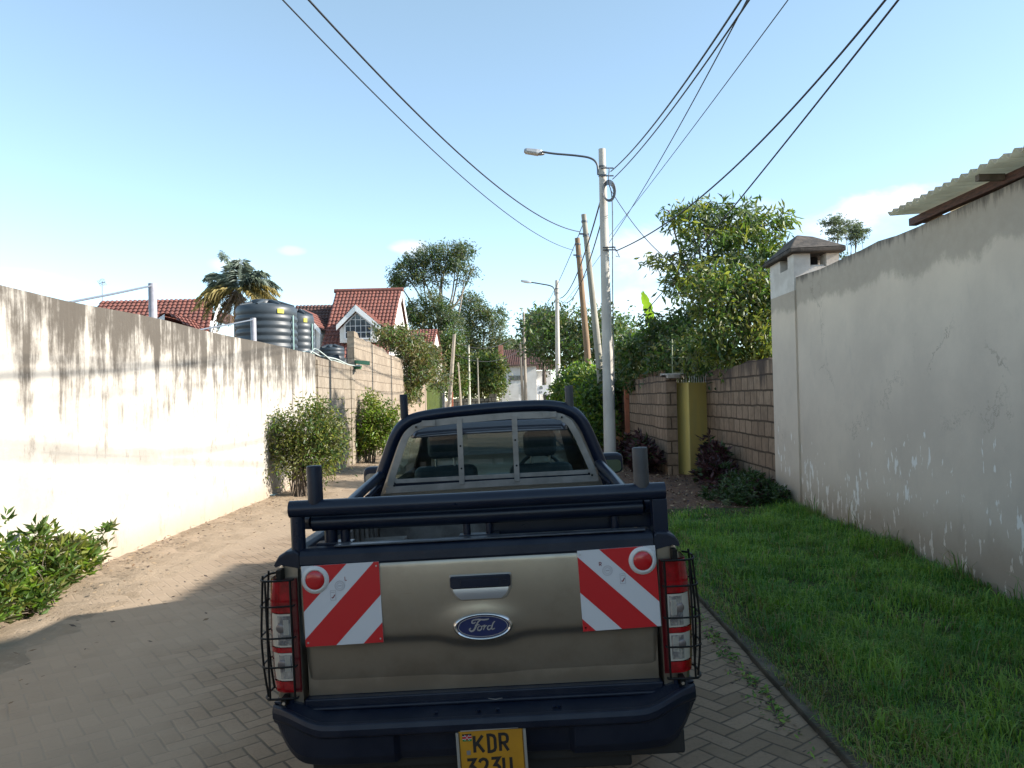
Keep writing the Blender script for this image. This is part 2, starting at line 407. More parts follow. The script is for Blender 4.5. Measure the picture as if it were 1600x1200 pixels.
g = MB(); g.grid(lambda u, v: (1.66 + 3.1 * u, 12.5 + 60 * v, vz(1.66 + 3.1 * u, 12.5 + 60 * v) - .01), 24, 160)
kind(g.build('dirt_ground', MAT_dirt), 'structure')
MAT_dust = ground_mat('dusty_shoulder', (.32, .25, .18), (.265, .205, .145), (.36, .285, .21), 1.1)
def shoulder(u, v):
    y = -10 + 62 * v; edge = (-4.0 if y > 8 else -4.0 + .10 * (8 - max(y, 2.5))) + .16 * noise2(y, 3, .9) + .07 * noise2(y * 3, 1, 1.3)
    x = -5.35 + (edge + .25 + 5.35) * u
    return (x, y, rz(x) - .020 + .042 * sin(pi * min(1, u * 1.0)) ** .7 * (.75 + .35 * noise2(x * 2, y * 2, 1.7)) + .012 * noise2(x * 9, y * 7, 1.0))
def rz(x): return gz(x) + (.035 * max(0, (-3.6 - x)) if x < -3.6 else 0)
g = MB(); g.grid(shoulder, 26, 420)
kind(g.build('dirt_shoulder', MAT_dust), 'structure')
g = MB(); y = -12.0
while y < 60:
    L = .6; j = random.uniform(-.008, .008); zt = .098 + random.uniform(-.014, .006)
    if y < 22: g.hexa([(1.57 + j, y + .006, -.1), (1.68 + j, y + .006, -.1), (1.68 + j, y + L, -.1), (1.57 + j, y + L, -.1),
                       (1.582 + j, y + .006, zt), (1.675 + j, y + .006, zt), (1.675 + j, y + L, zt), (1.582 + j, y + L, zt)])
    y += L
kind(g.build('kerb', MAT_kerb, bevel=.012), 'structure')

# --- grass: individual blades, too many to count
def blades(name, P, h, wd, lean, mats, midx):
    n = len(P); P = np.asarray(P)
    a = rng.uniform(0, 2 * pi, n); d = np.stack([np.cos(a), np.sin(a), np.zeros(n)], 1)
    s = np.stack([-np.sin(a), np.cos(a), np.zeros(n)], 1) * (wd / 2)[:, None]
    up = np.array([0, 0, 1.])
    mid = P + up * (h * .6)[:, None] + d * (h * lean * .35)[:, None]
    tip = P + up * (h * (1 - .45 * lean))[:, None] + d * (h * lean)[:, None]
    V = np.stack([P - s, P + s, mid + s * .8, mid - s * .8, tip], 1).reshape(-1, 3)
    b = np.arange(n) * 5
    loops = np.stack([b, b + 1, b + 2, b + 3, b + 3, b + 2, b + 4], 1).ravel()
    starts = np.stack([np.arange(n) * 7, np.arange(n) * 7 + 4], 1).ravel()
    me = bpy.data.meshes.new(name)
    me.vertices.add(len(V)); me.vertices.foreach_set('co', V.ravel().astype(np.float32))
    me.loops.add(len(loops)); me.loops.foreach_set('vertex_index', loops.astype(np.int32))
    me.polygons.add(2 * n); me.polygons.foreach_set('loop_start', starts.astype(np.int32))
    for m in mats: me.materials.append(m)
    me.polygons.foreach_set('material_index', np.repeat(midx, 2).astype(np.int32))
    me.polygons.foreach_set('use_smooth', np.ones(2 * n, bool)); me.update(calc_edges=True)
    return link(bpy.data.objects.new(name, me))
GR = [leaf_mat('grass_green', (.25, .40, .075), .5, .42, (.18, .31, .06)), leaf_mat('grass_deep', (.095, .24, .05), .5, .4), leaf_mat('grass_straw', (.26, .22, .09), .6, .25)]
def turf(n, y0, y1, hmin, hmax, wmin, wmax):
    x = rng.uniform(1.60, 4.62, n); y = y0 + (y1 - y0) * rng.random(n) ** 1.0
    edge = 12.2 - .9 * np.clip((3.6 - x), -1, 2.2) + .4 * np.sin(x * 3.1)
    nz_ = np.array([noise2(a, b, 2.1) for a, b in zip(x, y)]); nz2 = np.array([noise2(a + 7, b, 5.3) for a, b in zip(x, y)])
    keep = (y < edge + rng.uniform(-.5, .5, n)) & (rng.random(n) < .80 + .2 * nz_)
    kerbside = (x < 1.95); keep &= ~(kerbside & (rng.random(n) < .45))
    x, y, nz_, nz2 = x[keep], y[keep], nz_[keep], nz2[keep]; m = len(x)
    z = np.array([vz(a, b) for a, b in zip(x, y)])
    h = rng.uniform(hmin, hmax, m) * (1 + .38 * nz_ + .32 * nz2) * np.where(x < 2.0, .7, 1.0) * np.where(x > 4.1, 1.4, 1.0)
    near = np.clip((6.5 - y) / 3.5, 0, 1)      # the turf is thinner and drier towards the near end
    h *= 1 - .25 * near
    r = rng.random(m)
    mi = np.where(r < .50 + .22 * nz_, 0, 1); mi = np.where(rng.random(m) < .03 + .16 * near * (nz2 > -.2) + np.where(x < 2.1, .28, 0), 2, mi)
    return np.stack([x, y, z - .01], 1), h, rng.uniform(wmin, wmax, m), rng.uniform(.25, 1.15, m), mi
a = turf(62000, 2.6, 6.2, .045, .125, .0035, .0065); b = turf(48000, 6.2, 13.2, .06, .15, .006, .011)
# coarser tufts and broad weeds standing up out of the finer turf
K = 260; tx = rng.uniform(1.75, 4.5, K); ty = rng.uniform(2.8, 11.5, K) ; per_ = 34; ti = np.repeat(np.arange(K), per_)
px_ = tx[ti] + rng.normal(0, .07, K * per_); py_ = ty[ti] + rng.normal(0, .07, K * per_); ok = (px_ > 1.66) & (px_ < 4.46); px_, py_, ti = px_[ok], py_[ok], ti[ok]; m_ = len(px_)
hs_ = rng.uniform(.6, 1.5, K)[ti]
c = (np.stack([px_, py_, [vz(q, r_) for q, r_ in zip(px_, py_)]], 1), rng.uniform(.08, .15, m_) * hs_, rng.uniform(.006, .011, m_), rng.uniform(.3, 1.2, m_), np.where(rng.random(m_) < .12, 2, rng.integers(0, 2, K)[ti]))
# blades leaning out over the kerb
m_ = 2600; ex = rng.uniform(1.60, 1.72, m_); ey = rng.uniform(2.6, 12, m_); sel = np.sin(ey * 2.1) + .8 * np.sin(ey * 5.3 + 1) + rng.normal(0, .5, m_) > 0; ex, ey = ex[sel], ey[sel]; m_ = len(ex)
d_ = (np.stack([ex, ey, np.full(m_, .085)], 1), rng.uniform(.04, .11, m_), rng.uniform(.004, .008, m_), rng.uniform(.4, 1.3, m_), np.where(rng.random(m_) < .4, 2, rng.integers(0, 2, m_)))
S_ = (a, b, c, d_)
kind(blades('grass', *[np.concatenate([s_[i] for s_ in S_]) for i in range(4)], GR, np.concatenate([s_[4] for s_ in S_])), 'stuff')

# --- loose leaves
def flat_leaves(name, P, size, mats, midx, tilt=.35, aspect=.45):
    n = len(P); a = rng.uniform(0, 2 * pi, n)
    d = np.stack([np.cos(a), np.sin(a), rng.uniform(-tilt, tilt, n)], 1); s = np.stack([-np.sin(a), np.cos(a), rng.uniform(-tilt, tilt, n)], 1)
    L = size[:, None]
    V = np.stack([P, P + d * L * .5 + s * L * aspect * .5, P + d * L, P + d * L * .5 - s * L * aspect * .5], 1).reshape(-1, 3)
    return quadmesh(name, V, mats, midx)
def quadmesh(name, V, mats, midx, parent=None, smooth=False):
    n = len(V) // 4
    if parent is not None:
        p = parent; off = np.zeros(3)
        while p is not None: off = off + np.array(p.location); p = p.parent
        V = V - off
    me = bpy.data.meshes.new(name)
    me.vertices.add(len(V)); me.vertices.foreach_set('co', V.ravel().astype(np.float32))
    b = np.arange(n) * 4
    loops = np.stack([b, b + 1, b + 2, b, b + 2, b + 3], 1).ravel()
    me.loops.add(len(loops)); me.loops.foreach_set('vertex_index', loops.astype(np.int32))
    me.polygons.add(2 * n); me.polygons.foreach_set('loop_start', (np.arange(2 * n) * 3).astype(np.int32))
    for m in mats: me.materials.append(m)
    me.polygons.foreach_set('material_index', np.repeat(midx, 2).astype(np.int32))
    me.update(calc_edges=True)
    o = link(bpy.data.objects.new(name, me))
    if parent is not None: o.parent = parent
    return o
n = 2600; y = rng.uniform(3.5, 30, n); x = -5.05 + np.abs(rng.normal(0, .45, n)) * (1 + .25 * np.sin(y * 1.7)) + np.where(rng.random(n) < .18, rng.uniform(0, 1.6, n), 0)
P = np.stack([x, y, [rz(v) + .05 for v in x]], 1)
LIT = [M('dry_leaf_brown', (.16, .10, .055), .8), M('dry_leaf_tan', (.32, .23, .14), .8), M('dry_leaf_dark', (.06, .04, .03), .8)]
kind(flat_leaves('leaf_litter', P, rng.uniform(.02, .07, n), LIT, rng.integers(0, 3, n)), 'stuff')
n = 900; y = rng.uniform(3.0, 11, n); x = 1.50 - np.abs(rng.normal(0, .07, n)); y = np.where(rng.random(n) < .7, np.choose(rng.integers(0, 6, n), [4.6, 5.0, 5.5, 5.9, 6.5, 7.2]) + rng.normal(0, .13, n), y)
P = np.stack([x, y, [gz(v) + .01 for v in x]], 1)
kind(flat_leaves('kerb_weeds', P, rng.uniform(.015, .045, n), [GR[0], GR[1], LIT[2]], rng.integers(0, 3, n), .8), 'stuff')

# ------------------------------------------------------------------ left side walls
LX = -5.1
def wall_x(mb, xf, xb, y0, y1, ztop, n=40, z0=-.3, jag=.0, m=0):
    """a wall along the lane, its top line slightly uneven; ztop is a function of y"""
    ys = [y0 + (y1 - y0) * k / n for k in range(n + 1)]
    zt = [ztop(y) + random.uniform(-jag, jag) for y in ys]
    secs = [[(xf, y, z0), (xf, y, z), (xb, y, z + random.uniform(-jag, jag) * .5), (xb, y, z0)] for y, z in zip(ys, zt)]
    mb.loft(secs, m)
wl = MB(); wall_x(wl, LX, LX - .22, -30, 19.3, lambda y: 3.13 + .012 * sin(y * 1.3), 60, jag=.006)
tag(wl.build("plaster_wall", left_plaster_mat(), origin=(LX, 6, 0)), 'long cream plaster wall streaked dark grey from its top, left of the lane', 'wall')
MAT_blockL = block_mat('pale_block_masonry', (.255, .215, .165), (.31, .265, .21), (.16, .13, .095), .5, .29, (.15, .12, .095), 3.0, .012)
wl = MB(); wall_x(wl, LX + .01, LX - .21, 19.302, 23.85, lambda y: 3.08 - .015 * (y - 19.3), 16, jag=.012)
wl.box(LX - .02, LX + .05, 19.35, 19.75, -.3, 3.0); wl.box(LX - .02, LX + .04, 23.3, 23.8, -.3, 2.97)
tag(wl.build('block_wall', MAT_blockL, bevel=.006, origin=(LX, 21.5, 0)), 'sunlit low bare block wall with two piers, next to the cream plaster wall', 'wall')
MAT_blockT = block_mat('pink_tan_masonry', (.26, .21, .16), (.32, .265, .205), (.19, .15, .11), .6, .33, (.20, .16, .13), 4.4, .010, .6)
def tall(y): return 4.12 if y < 24.6 else (3.98 - .02 * (y - 24.6) if y < 29.5 else 3.78 - .01 * (y - 29.5))
wl = MB(); wall_x(wl, LX + .02, LX - .20, 23.86, 34.0, tall, 40, jag=.025)
tag(wl.build('block_wall', MAT_blockT, origin=(LX, 29, 0)), 'tall tan block wall with crumbled top, stepping up below the red roofed house', 'wall')
wl = MB(); wall_x(wl, LX + .03, LX - .19, 34.01, 42.4, lambda y: 2.75, 12, jag=.02)
tag(wl.build('plaster_wall', M('tan_plaster', (.28, .215, .155), .9, c2=(.22, .165, .12), scale=1.5, bump=.3), origin=(LX, 38, 0)), 'short tan wall between the hanging creeper and the green gate', 'wall')
# green gate far along on the left
MAT_gg = M('moss_green_paint', (.13, .16, .035), .55, c2=(.095, .125, .03), scale=2)
gt = T('sheet_gate', 'tall moss green sheet metal gate at the far end of left wall', 'gate', (LX, 46.5, 0))
for k in range(2):
    a0 = 42.5 + 4.3 * k
    lf = MB(); lf.box(LX - .03, LX + .01, a0 + .03, a0 + 4.25, .05, 2.95)
    for q in range(15): lf.box(LX + .011, LX + .035, a0 + .12 + q * .285, a0 + .2 + q * .285, .06, 2.93)
    leaf = lf.build('leaf', MAT_gg, gt)
fp = MB(); fp.box(LX - .15, LX + .15, 51.2, 51.6, -.1, 3.1); fp.box(LX - .2, LX + .2, 51.15, 51.65, 3.1, 3.2)
fp.build('pillar', M('grey_pillar', (.30, .29, .28), .9, c2=(.2, .19, .18)), gt)

# pipe posts with stay bars on top of the plaster wall
MAT_pipe = M('grey_pvc', (.36, .36, .40), .5, c2=(.28, .28, .32), scale=9)
MAT_bar = M('galvanised_bar', (.25, .27, .31), .45, .6)
for (ptx, pty, pbx, pby, yy, bx, by, yb, lab) in ((238, 443, 239.5, 500, 11.0, 118, 468, 8.75, 'thick grey pipe stub with stay bar, in front of the long low roof'),
                                              (395.5, 497, 397, 540, 15.0, 312, 514, 12.3, 'thin grey pipe stub with stay bar, in front of the largest water tank')):
    p0 = at(pbx, pby, yy); p1 = at(ptx, pty, yy); p0[2] = 2.9
    r = T('pipe_post', lab, 'pipe post', tuple(p0), 'pipe posts on the left wall')
    MB().tube([p0, p1], .058 if yy < 12 else .055, 14).build('pipe', MAT_pipe, r)
    e = at(bx, by, yb); e[0] = LX - .1; e[2] = 3.1
    MB().tube([p1 + np.array([0, 0, -.03]), (p1 + e) / 2 - np.array([0, 0, .02]), e], .014, 8).build('stay_bar', MAT_bar, r)

# ------------------------------------------------------------------ right side walls
RX = 4.5
MAT_rp = right_plaster_mat()
wl = MB(); wall_x(wl, RX, RX + .24, -30, 12.35, lambda y: 3.74 + .012 * sin(y * 2.1), 90, jag=.012)
tag(wl.build('plaster_wall', MAT_rp, origin=(RX, 5, 0)), 'high grey plaster wall with flaking white chips above the grass, right of the lane', 'wall')
# vent stack at the wall's far end
MAT_vent = M('chalky_plaster', (.58, .54, .49), .9, c2=(.46, .42, .37), scale=3, bump=.3)
vs_ = T('vent_stack', 'squat plaster stack with dark slots under a mossy cap, ending the grey wall', 'vent stack', (4.85, 12.9, 0))
b = MB(); b.box(RX - .03, 5.2, 12.352, 13.5, -.2, 3.55); b.build('pilaster', MAT_rp, vs_)
b = MB(); b.box(RX - .03, 5.2, 12.352, 13.5, 3.551, 3.93)
for x0, x1, y0, y1 in ((RX - .03, 4.66, 12.352, 12.62), (4.66, 4.74, 12.352, 12.5), (5.0, 5.2, 12.352, 12.62), (RX - .03, 4.66, 12.98, 13.5), (5.0, 5.2, 12.98, 13.5)):
    b.box(x0, x1, y0, y1, 3.931, 4.14)
b.build('shaft', MAT_vent, vs_)
b = MB(); b.box(4.68, 4.98, 12.66, 13.3, 3.935, 4.13); b.build('slot_shade', M('shade_black', (.02, .018, .02), .95), vs_)  # near-black core painting in the shade inside the slots
# ragged sill broken out under the front slot
b = MB(); b.box(4.76, 4.99, 12.40, 12.60, 3.932, 3.965); b.build('broken_sill', MAT_vent, vs_, bevel=.012)
b = MB(); x0, x1, y0, y1 = RX - .13, 5.27, 12.22, 13.62
b.hexa([(x0, y0, 4.14), (x1, y0, 4.15), (x1, y1, 4.15), (x0, y1, 4.12), (x0, y0, 4.21), (x1, y0, 4.235), (x1, y1, 4.22), (x0, y1, 4.18)])
b.add([(x0, y0, 4.21), (x1, y0, 4.235), (x1, y1, 4.22), (x0, y1, 4.18), (4.68, 12.75, 4.52), (4.98, 12.8, 4.50), (4.98, 13.1, 4.50), (4.68, 13.1, 4.5)],
      [(0, 1, 5, 4), (1, 2, 6, 5), (2, 3, 7, 6), (3, 0, 4, 7), (4, 5, 6, 7)])
b.build('cap', M('mossy_stone', (.085, .07, .058), .95, c2=(.035, .03, .026), scale=7, bump=.9, bscale=18), vs_, bevel=.02)

# lean-to behind the wall with its sheet roof
MAT_sheet = leaf_mat('weathered_fibre_sheet', (.80, .75, .64), .85, .72, (.70, .65, .55), (1.1, 1.06, .98))
MAT_timber = M('red_brown_timber', (.12, .055, .04), .8, c2=(.055, .03, .025), scale=9, stretch=(6, 1, 6), bump=.4)
sh = T('lean_to', 'cream corrugated sheet roof on a brown timber, on top of the grey wall', 'lean-to', (5.6, 3, 0))
b = MB(); PIT = .146
def cor(u, v):
    y = -3.5 + 12.1 * v + .0; x = 4.18 + 2.2 * u + .02 * sin(int(y / 1.1) * 2.7)
    return (x, y, 3.885 + .05 * (x - 4.2) + .028 * cos(2 * pi * y / PIT))
b.grid(cor, 4, int(12.1 / PIT * 8))
rf_ = b.build('roof_sheets', MAT_sheet, sh); sm_ = rf_.modifiers.new('solid', 'SOLIDIFY'); sm_.thickness = .008
b = MB(); b.box(4.47, 4.56, -3.4, 8.72, 3.765, 3.85); b.build('wall_plate', MAT_timber, sh, bevel=.006)
OLDB = M('old_board', (.16, .12, .09), .85, c2=(.09, .07, .05))
for bx_ in ((4.23, 4.468, 6.98, 7.04, 3.80, 3.856), (4.562, 5.6, 4.6, 4.68, 3.79, 3.857), (4.562, 6.2, 8.6, 8.7, 3.79, 3.86)): b = MB(); b.box(*bx_); b.build('rafter', OLDB, sh)
b = MB(); b.box(4.745, 6.3, -3.2, 8.5, -.1, 3.72); b.build('room', MAT_vent, sh)
# house block added outside the frame, its roof shaped to shade lane and truck
hb = T('shading_house', 'unseen hip roofed house added behind the lean-to, shaped to shade the lane', 'house', (8.5, 1, 0))
b = MB(); b.box(6.1, 12.5, -30, 6.9, -.1, 4.15); b.build('wall', MAT_vent, hb)
b = MB(); hy = 7.45
b.add([(5.6, -31, 4.25), (13, -31, 4.25), (13, hy, 4.25), (5.6, hy, 4.25), (9.3, -25, 8.3), (9.3, hy - 5.9, 8.3)], [(3, 2, 1, 0), (0, 1, 4), (1, 2, 5, 4), (2, 3, 5), (3, 0, 4, 5)])
b.build('roof', M('dark_red_tiles', (.25, .09, .07), .8), hb)

# stone walls further on
MAT_blockR = block_mat('brown_stone_blocks', (.235, .158, .105), (.31, .215, .145), (.065, .045, .03), .40, .285, (.06, .042, .035), 2.35, .02)
wl = MB(); wall_x(wl, 4.53, 4.75, 13.51, 19.2, lambda y: 2.56 - .025 * (y - 13.5) + .03 * sin(y * 2.2), 24, jag=.02)
tag(wl.build('stone_wall', MAT_blockR, bevel=.004, origin=(4.6, 16, 0)), 'brown stone block wall between the yellow gate and the grey plaster wall', 'wall')
wl = MB(); wall_x(wl, 3.5, 3.72, 18.2, 29.5, lambda y: 2.40 + .02 * sin(y * 1.9), 30, jag=.02)
wl.box(3.49, 3.74, 18.16, 18.5, -.2, 2.30)
sw = wl.build('stone_wall', MAT_blockR, bevel=.004, origin=(3.6, 24, 0))
tag(sw, 'stone block wall topped with rusty spikes, beyond the yellow gate', 'wall')
MAT_rust = M('rusty_iron', (.22, .12, .075), .85, .2, c2=(.10, .055, .04), scale=12)
b = MB(); y = 18.9
while y < 23.5:
    b.tube([(3.6, y, 2.36), (3.6 + random.uniform(-.03, .03), y + random.uniform(-.03, .03), 2.50 + random.uniform(0, .05))], [.011, .005], 5); y += .085
sp = b.build('spikes', MAT_rust, None, origin=(3.6, 24, 0)); sp.parent = sw; sp.location = (0, 0, 0)
b = MB(); b.box(3.36, 3.50, 24.3, 24.48, -.2, 2.42)
tag(b.build('gate_post', M('orange_rust_paint', (.36, .115, .055), .7, c2=(.28, .085, .045), scale=5), bevel=.01, origin=(3.43, 24.4, 0)), 'orange painted post standing against the far stone wall', 'post')

# yellow gate: two leaves meeting in a shallow point
MAT_yg = M('mustard_paint', (.62, .47, .14), .5, c2=(.54, .43, .155), scale=1.6, stretch=(3, 3, .5), bump=.1)
yg = T('metal_gate', 'mustard yellow double sheet gate with pale spikes on top, between two stone walls', 'gate', (4.0, 18.3, 0))
def leafbox(p, q, z0, z1, th, mb):
    p, q = np.array(p), np.array(q); d = (q - p) / np.linalg.norm(q - p); nn = np.array([-d[1], d[0]]) * th
    c = [p, q, q + nn, p + nn]
    if np.cross(q - p, nn) < 0: c = [p, p + nn, q + nn, q]
    mb.hexa([(a[0], a[1], z0) for a in c] + [(a[0], a[1], z1) for a in c])
for (p, q) in (((3.66, 18.75), (4.01, 18.15)), ((4.022, 18.15), (4.54, 18.55))):
    b = MB(); leafbox(p, q, -.03, 2.2, .03, b)
    for z in (.2, 1.2, 2.15):
        pp = np.array(p); qq = np.array(q)
    lf = b.build('leaf', MAT_yg, yg, bevel=.004)
    sp_ = MB(); L = np.linalg.norm(np.array(q) - np.array(p)); k = 0
    while k * .085 < L - .04:
        t = (k * .085 + .04) / L; x_, y_ = p[0] + (q[0] - p[0]) * t, p[1] + (q[1] - p[1]) * t
        sp_.tube([(x_, y_ + .01, 2.19), (x_, y_ + .01, 2.36)], [.012, .006], 5); k += 1
    sp_.build('spikes', M('pale_iron', (.5, .48, .44), .6), lf)
b = MB(); b.hexa([(3.5, 18.0, 2.30), (3.8, 18.0, 2.30), (4.15, 19.0, 2.36), (3.5, 19.0, 2.36), (3.5, 18.0, 2.40), (3.8, 18.0, 2.40), (4.15, 19.0, 2.45), (3.5, 19.0, 2.45)])
b.build('lintel', M('pale_stone', (.36, .31, .26), .9, c2=(.22, .18, .15), scale=8, bump=.5), yg, bevel=.02)

# ------------------------------------------------------------------ the pickup truck (local frame: x right, y forward, z up; tailgate plane at y = 0)
TR = T('pickup_truck', 'champagne gold single cab pickup parked in the lane, seen from behind', 'pickup truck', (-.155, 3.35, 0), rot=(0, radians(-1.9), 0))
def paint_mat():
    m, t, p = new_mat('champagne_metallic'); o = t.obj()
    flake = t.noise(o, 900, 2); dust = t.noise(o, 3.5, 7, .65)
    low = t.math('MULTIPLY', t.step(dust, .45, .75), .35)
    x, y, z = t.sep(o)
    grime = t.math('MULTIPLY', t.step(t.math('ADD', z, t.math('MULTIPLY', t.math('SUBTRACT', dust, .5), .35)), .66, .80, 1.0, 0.0), .5)
    scr = t.math('MULTIPLY', t.step(t.noise(t.scalev(o, (3, 3, 90)), 1.3, 5, .7), .66, .70), t.step(t.noise(o, 4, 3), .5, .62))
    low = t.math('MAXIMUM', low, t.math('MAXIMUM', grime, t.math('MULTIPLY', scr, .35)))
    t.put(p.inputs['Base Color'], t.mix(low, t.mix(flake, (.31, .27, .218), (.37, .325, .262)), (.15, .118, .085)))
    p.inputs['Metallic'].default_value = .8
    t.put(p.inputs['Roughness'], t.math('ADD', .24, t.math('MULTIPLY', dust, .2)))
    p.inputs['Coat Weight'].default_value = .6; p.inputs['Coat Roughness'].default_value = .06
    t.put(p.inputs['Normal'], t.bump(t.noise(o, 2.6, 4), .13, .02))
    return m
P_ = paint_mat()
BLK = M('black_plastic', (.0035, .007, .018), .40, c2=(.010, .014, .026), scale=7, rvar=.2, bump=.08, bscale=160, spec=.32)
BPT = M('black_gloss_tube', (.003, .0075, .022), .30, c2=(.006, .012, .028), scale=5, rvar=.15, spec=.4)
WIRE = M('black_wire', (.004, .004, .004), .5, spec=.25)
ALU = M('dull_aluminium', (.27, .255, .235), .48, .5, c2=(.20, .19, .175), scale=7, rvar=.15)
CHR = M('chrome', (.72, .72, .72), .14, 1.0)
SATIN = M('satin_silver', (.50, .50, .50), .3, .8)
RUB = M('tyre_rubber', (.022, .021, .02), .88, c2=(.045, .038, .032), scale=8, bump=.3)
def L_(mb, name, mats, parent=TR, bevel=0, segs=2): return mb.build(name, mats, parent, bevel, local=True, segs=segs)

# bed: two side walls with wheel arches, floor, front bulkhead
b = MB()
def arch(y):
    d = abs(y - 1.05)
    return .58 if d > .50 else .58 + .02 + .30 * sqrt(max(0, 1 - (d / .50) ** 2))
for s in (-1, 1):
    ysec = [0.0, .012, .04, .1, .3, .5] + [.55 + .1 * k for k in range(11)] + [1.62, 1.8, 1.96]
    secs = []
    for y in ysec:
        e = .02 if y < .01 else (.006 if y < .03 else 0)
        zb = arch(y)
        prof = [(.782, zb), (.782, 1.228), (.80, 1.242 - e), (.845, 1.238 - e), (.872 - e, 1.21), (.890 - e, 1.15), (.903 - e, 1.03), (.910 - e, .88), (.906 - e, .74) if zb < .74 else (.906 - e, zb + .02), (.895 - e, zb)]
        secs.append([(s * a_, y, c_) for a_, c_ in (prof if s > 0 else prof[::-1])])
    b = MB(); b.loft(secs, 0, False); L_(b, 'bed_side', P_, bevel=.004)
b = MB(); b.box(-.781, .781, .07, 1.95, .82, .86)
for k in range(9): b.box(-.70 + k * .165, -.62 + k * .165, .08, 1.9, .861, .874)
b.box(-.78, .78, 1.9, 1.955, .861, 1.24)
for s in (-1, 1):
    b.box(min(s * .52, s * .78), max(s * .52, s * .78), .68, 1.45, .862, 1.08)
    for k in range(12): b.box(min(s * .765, s * .781), max(s * .765, s * .781), .12 + k * .145, .18 + k * .145, .9, 1.2)
L_(b, 'bed_liner', M('scuffed_liner', (.20, .185, .165), .5, .4, c2=(.10, .09, .08), scale=6, bump=.2), bevel=.006)
b = MB()
for s in (-1, 1):
    pr = [(.772, 1.222), (.770, 1.275), (.785, 1.290), (.83, 1.285), (.860, 1.268), (.880, 1.240), (.872, 1.232), (.848, 1.240)]
    secs = [[(s * x, y, z - dz) for x, z in (pr if s > 0 else pr[::-1])] for y, dz in ((-.014, .012), (-.008, .003), (.01, 0), (.5, 0), (1.97, 0))]
    b = MB(); b.loft(secs, 0, False); L_(b, 'bed_rail', BLK, bevel=.004)

# tailgate skin with the crease that dips under the emblem
CRZ = lambda x: .885 - .028 * exp(-(x / .16) ** 4) - .004 * cos(x * 2.2)
def tg(u, v):
    x = -.768 + 1.536 * u; z = .640 + .585 * v
    zc = CRZ(x); t = 1 / (1 + exp(-(z - zc) / .009))
    up = -.002 - .022 * sin(min(1, max(0, (z - zc) / (1.225 - zc))) * pi * .58 + .55)
    lo = .010 + .028 * min(1, max(0, (zc - z) / (zc - .64)))
    y = up * t + lo * (1 - t)
    r2 = (x / .165) ** 2 + ((z - .927) / .085) ** 2
    y -= .010 * exp(-r2 ** 2 * .9)
    e = min(u, 1 - u) * 1.536; y += .012 * exp(-e / .006)
    e2 = min(v, 1 - v) * .585; y += .010 * exp(-e2 / .006)
    return (x, y, z)
b = MB(); b.grid(tg, 120, 90)
b.box(-.765, .765, .03, .07, .645, 1.22)
tgt = L_(b, 'tailgate', P_)
b = MB(); prof = [(.075, 1.215), (-.016, 1.214), (-.022, 1.226), (-.019, 1.262), (-.004, 1.281), (.02, 1.288), (.055, 1.290), (.078, 1.284)]
b.loft([[(x, y, z) for y, z in prof[::-1]] for x in (-.766, .766)], 0, False)
L_(b, 'tailgate_cap', BLK, tgt, bevel=.005)
b = MB(); b.box(-.62, .74, .006, .05, 1.2905, 1.298); b.box(-.60, .70, .062, .072, 1.285, 1.297); L_(b, 'cap_strip', M('scuffed_black', (.03, .034, .042), .35, c2=(.06, .066, .08), scale=14), tgt, bevel=.003)
# handle
hd = MB()
outl = [(-.124, 1.142), (-.118, 1.150), (.142, 1.150), (.148, 1.142), (.146, 1.085), (.125, 1.048), (.098, 1.037), (-.072, 1.037), (-.098, 1.048), (-.122, 1.085)]
hd.prism(outl, -.030, -.008, 'y', 0)
handle = L_(hd, 'handle', M('painted_bezel', (.34, .31, .27), .3, .6), tgt, bevel=.006)
b = MB()
def scoop(u, v):
    w_ = .120 - .034 * (1 - v) ** 2; x = .012 + (2 * u - 1) * w_ ; z = 1.044 + .05 * v
    return (x, -.0315 + .0 + .020 * sin(pi * v * .5) * (1 - (2 * u - 1) ** 6) - .0005, z)
b.grid(lambda u, v: (lambda p: (p[0], -.0325 - .002 * sin(pi * v), p[2]))(scoop(u, v)), 16, 8)
L_(b, 'scoop', M('silver_scoop', (.46, .48, .52), .28, .7), handle)
b = MB(); b.prism([(-.118, 1.140), (-.112, 1.146), (.137, 1.146), (.142, 1.140), (.142, 1.098), (.132, 1.092), (-.105, 1.092), (-.118, 1.100)], -.044, -.033, 'y')
L_(b, 'pull', BLK, handle, bevel=.004)
b = MB(); b.prism([(-.072, 1.128), (-.07, 1.131), (.09, 1.131), (.09, 1.100), (-.072, 1.100)], -.0465, -.0445, 'y'); b.tube([(.116, -.046, 1.118), (.116, -.0438, 1.118)], .008, 12)
L_(b, 'latch', BPT, handle, bevel=.0015)
# oval emblem
EC = (.013, .926)
def ell(rx, rz_, n=48): return [(EC[0] + rx * cos(2 * pi * k / n), EC[1] + rz_ * sin(2 * pi * k / n)) for k in range(n)]
b = MB(); n = 64
def oval_ring(mb, r0, r1, y0, y1, m=0):    # rounded oval rim
    mb.grid(lambda u, v: (EC[0] + (r0[0] + (r1[0] - r0[0]) * v) * cos(2 * pi * u), y0 + (y1 - y0) * sin(pi * v), EC[1] + (r0[1] + (r1[1] - r0[1]) * v) * sin(2 * pi * u)), n, 8, m)
oval_ring(b, (.130, .0595), (.108, .046), -.028, -.041)
b.prism(ell(.128, .058), -.030, -.006, 'y')
emb = L_(b, 'emblem', CHR)
b = MB(); b.prism(ell(.112, .0485), -.0335, -.030, 'y')
L_(b, 'blue_field', M('emblem_blue', (.008, .018, .085), .2, coat=.8), emb)
b = MB(); fy = lambda u, v, h: (EC[0] + u, -.0340 - h, EC[1] + v)
b.ribbon([(.1055 * cos(2 * pi * k / 64), .0435 * sin(2 * pi * k / 64)) for k in range(64)], .0028, fy, 0, True, .0002)
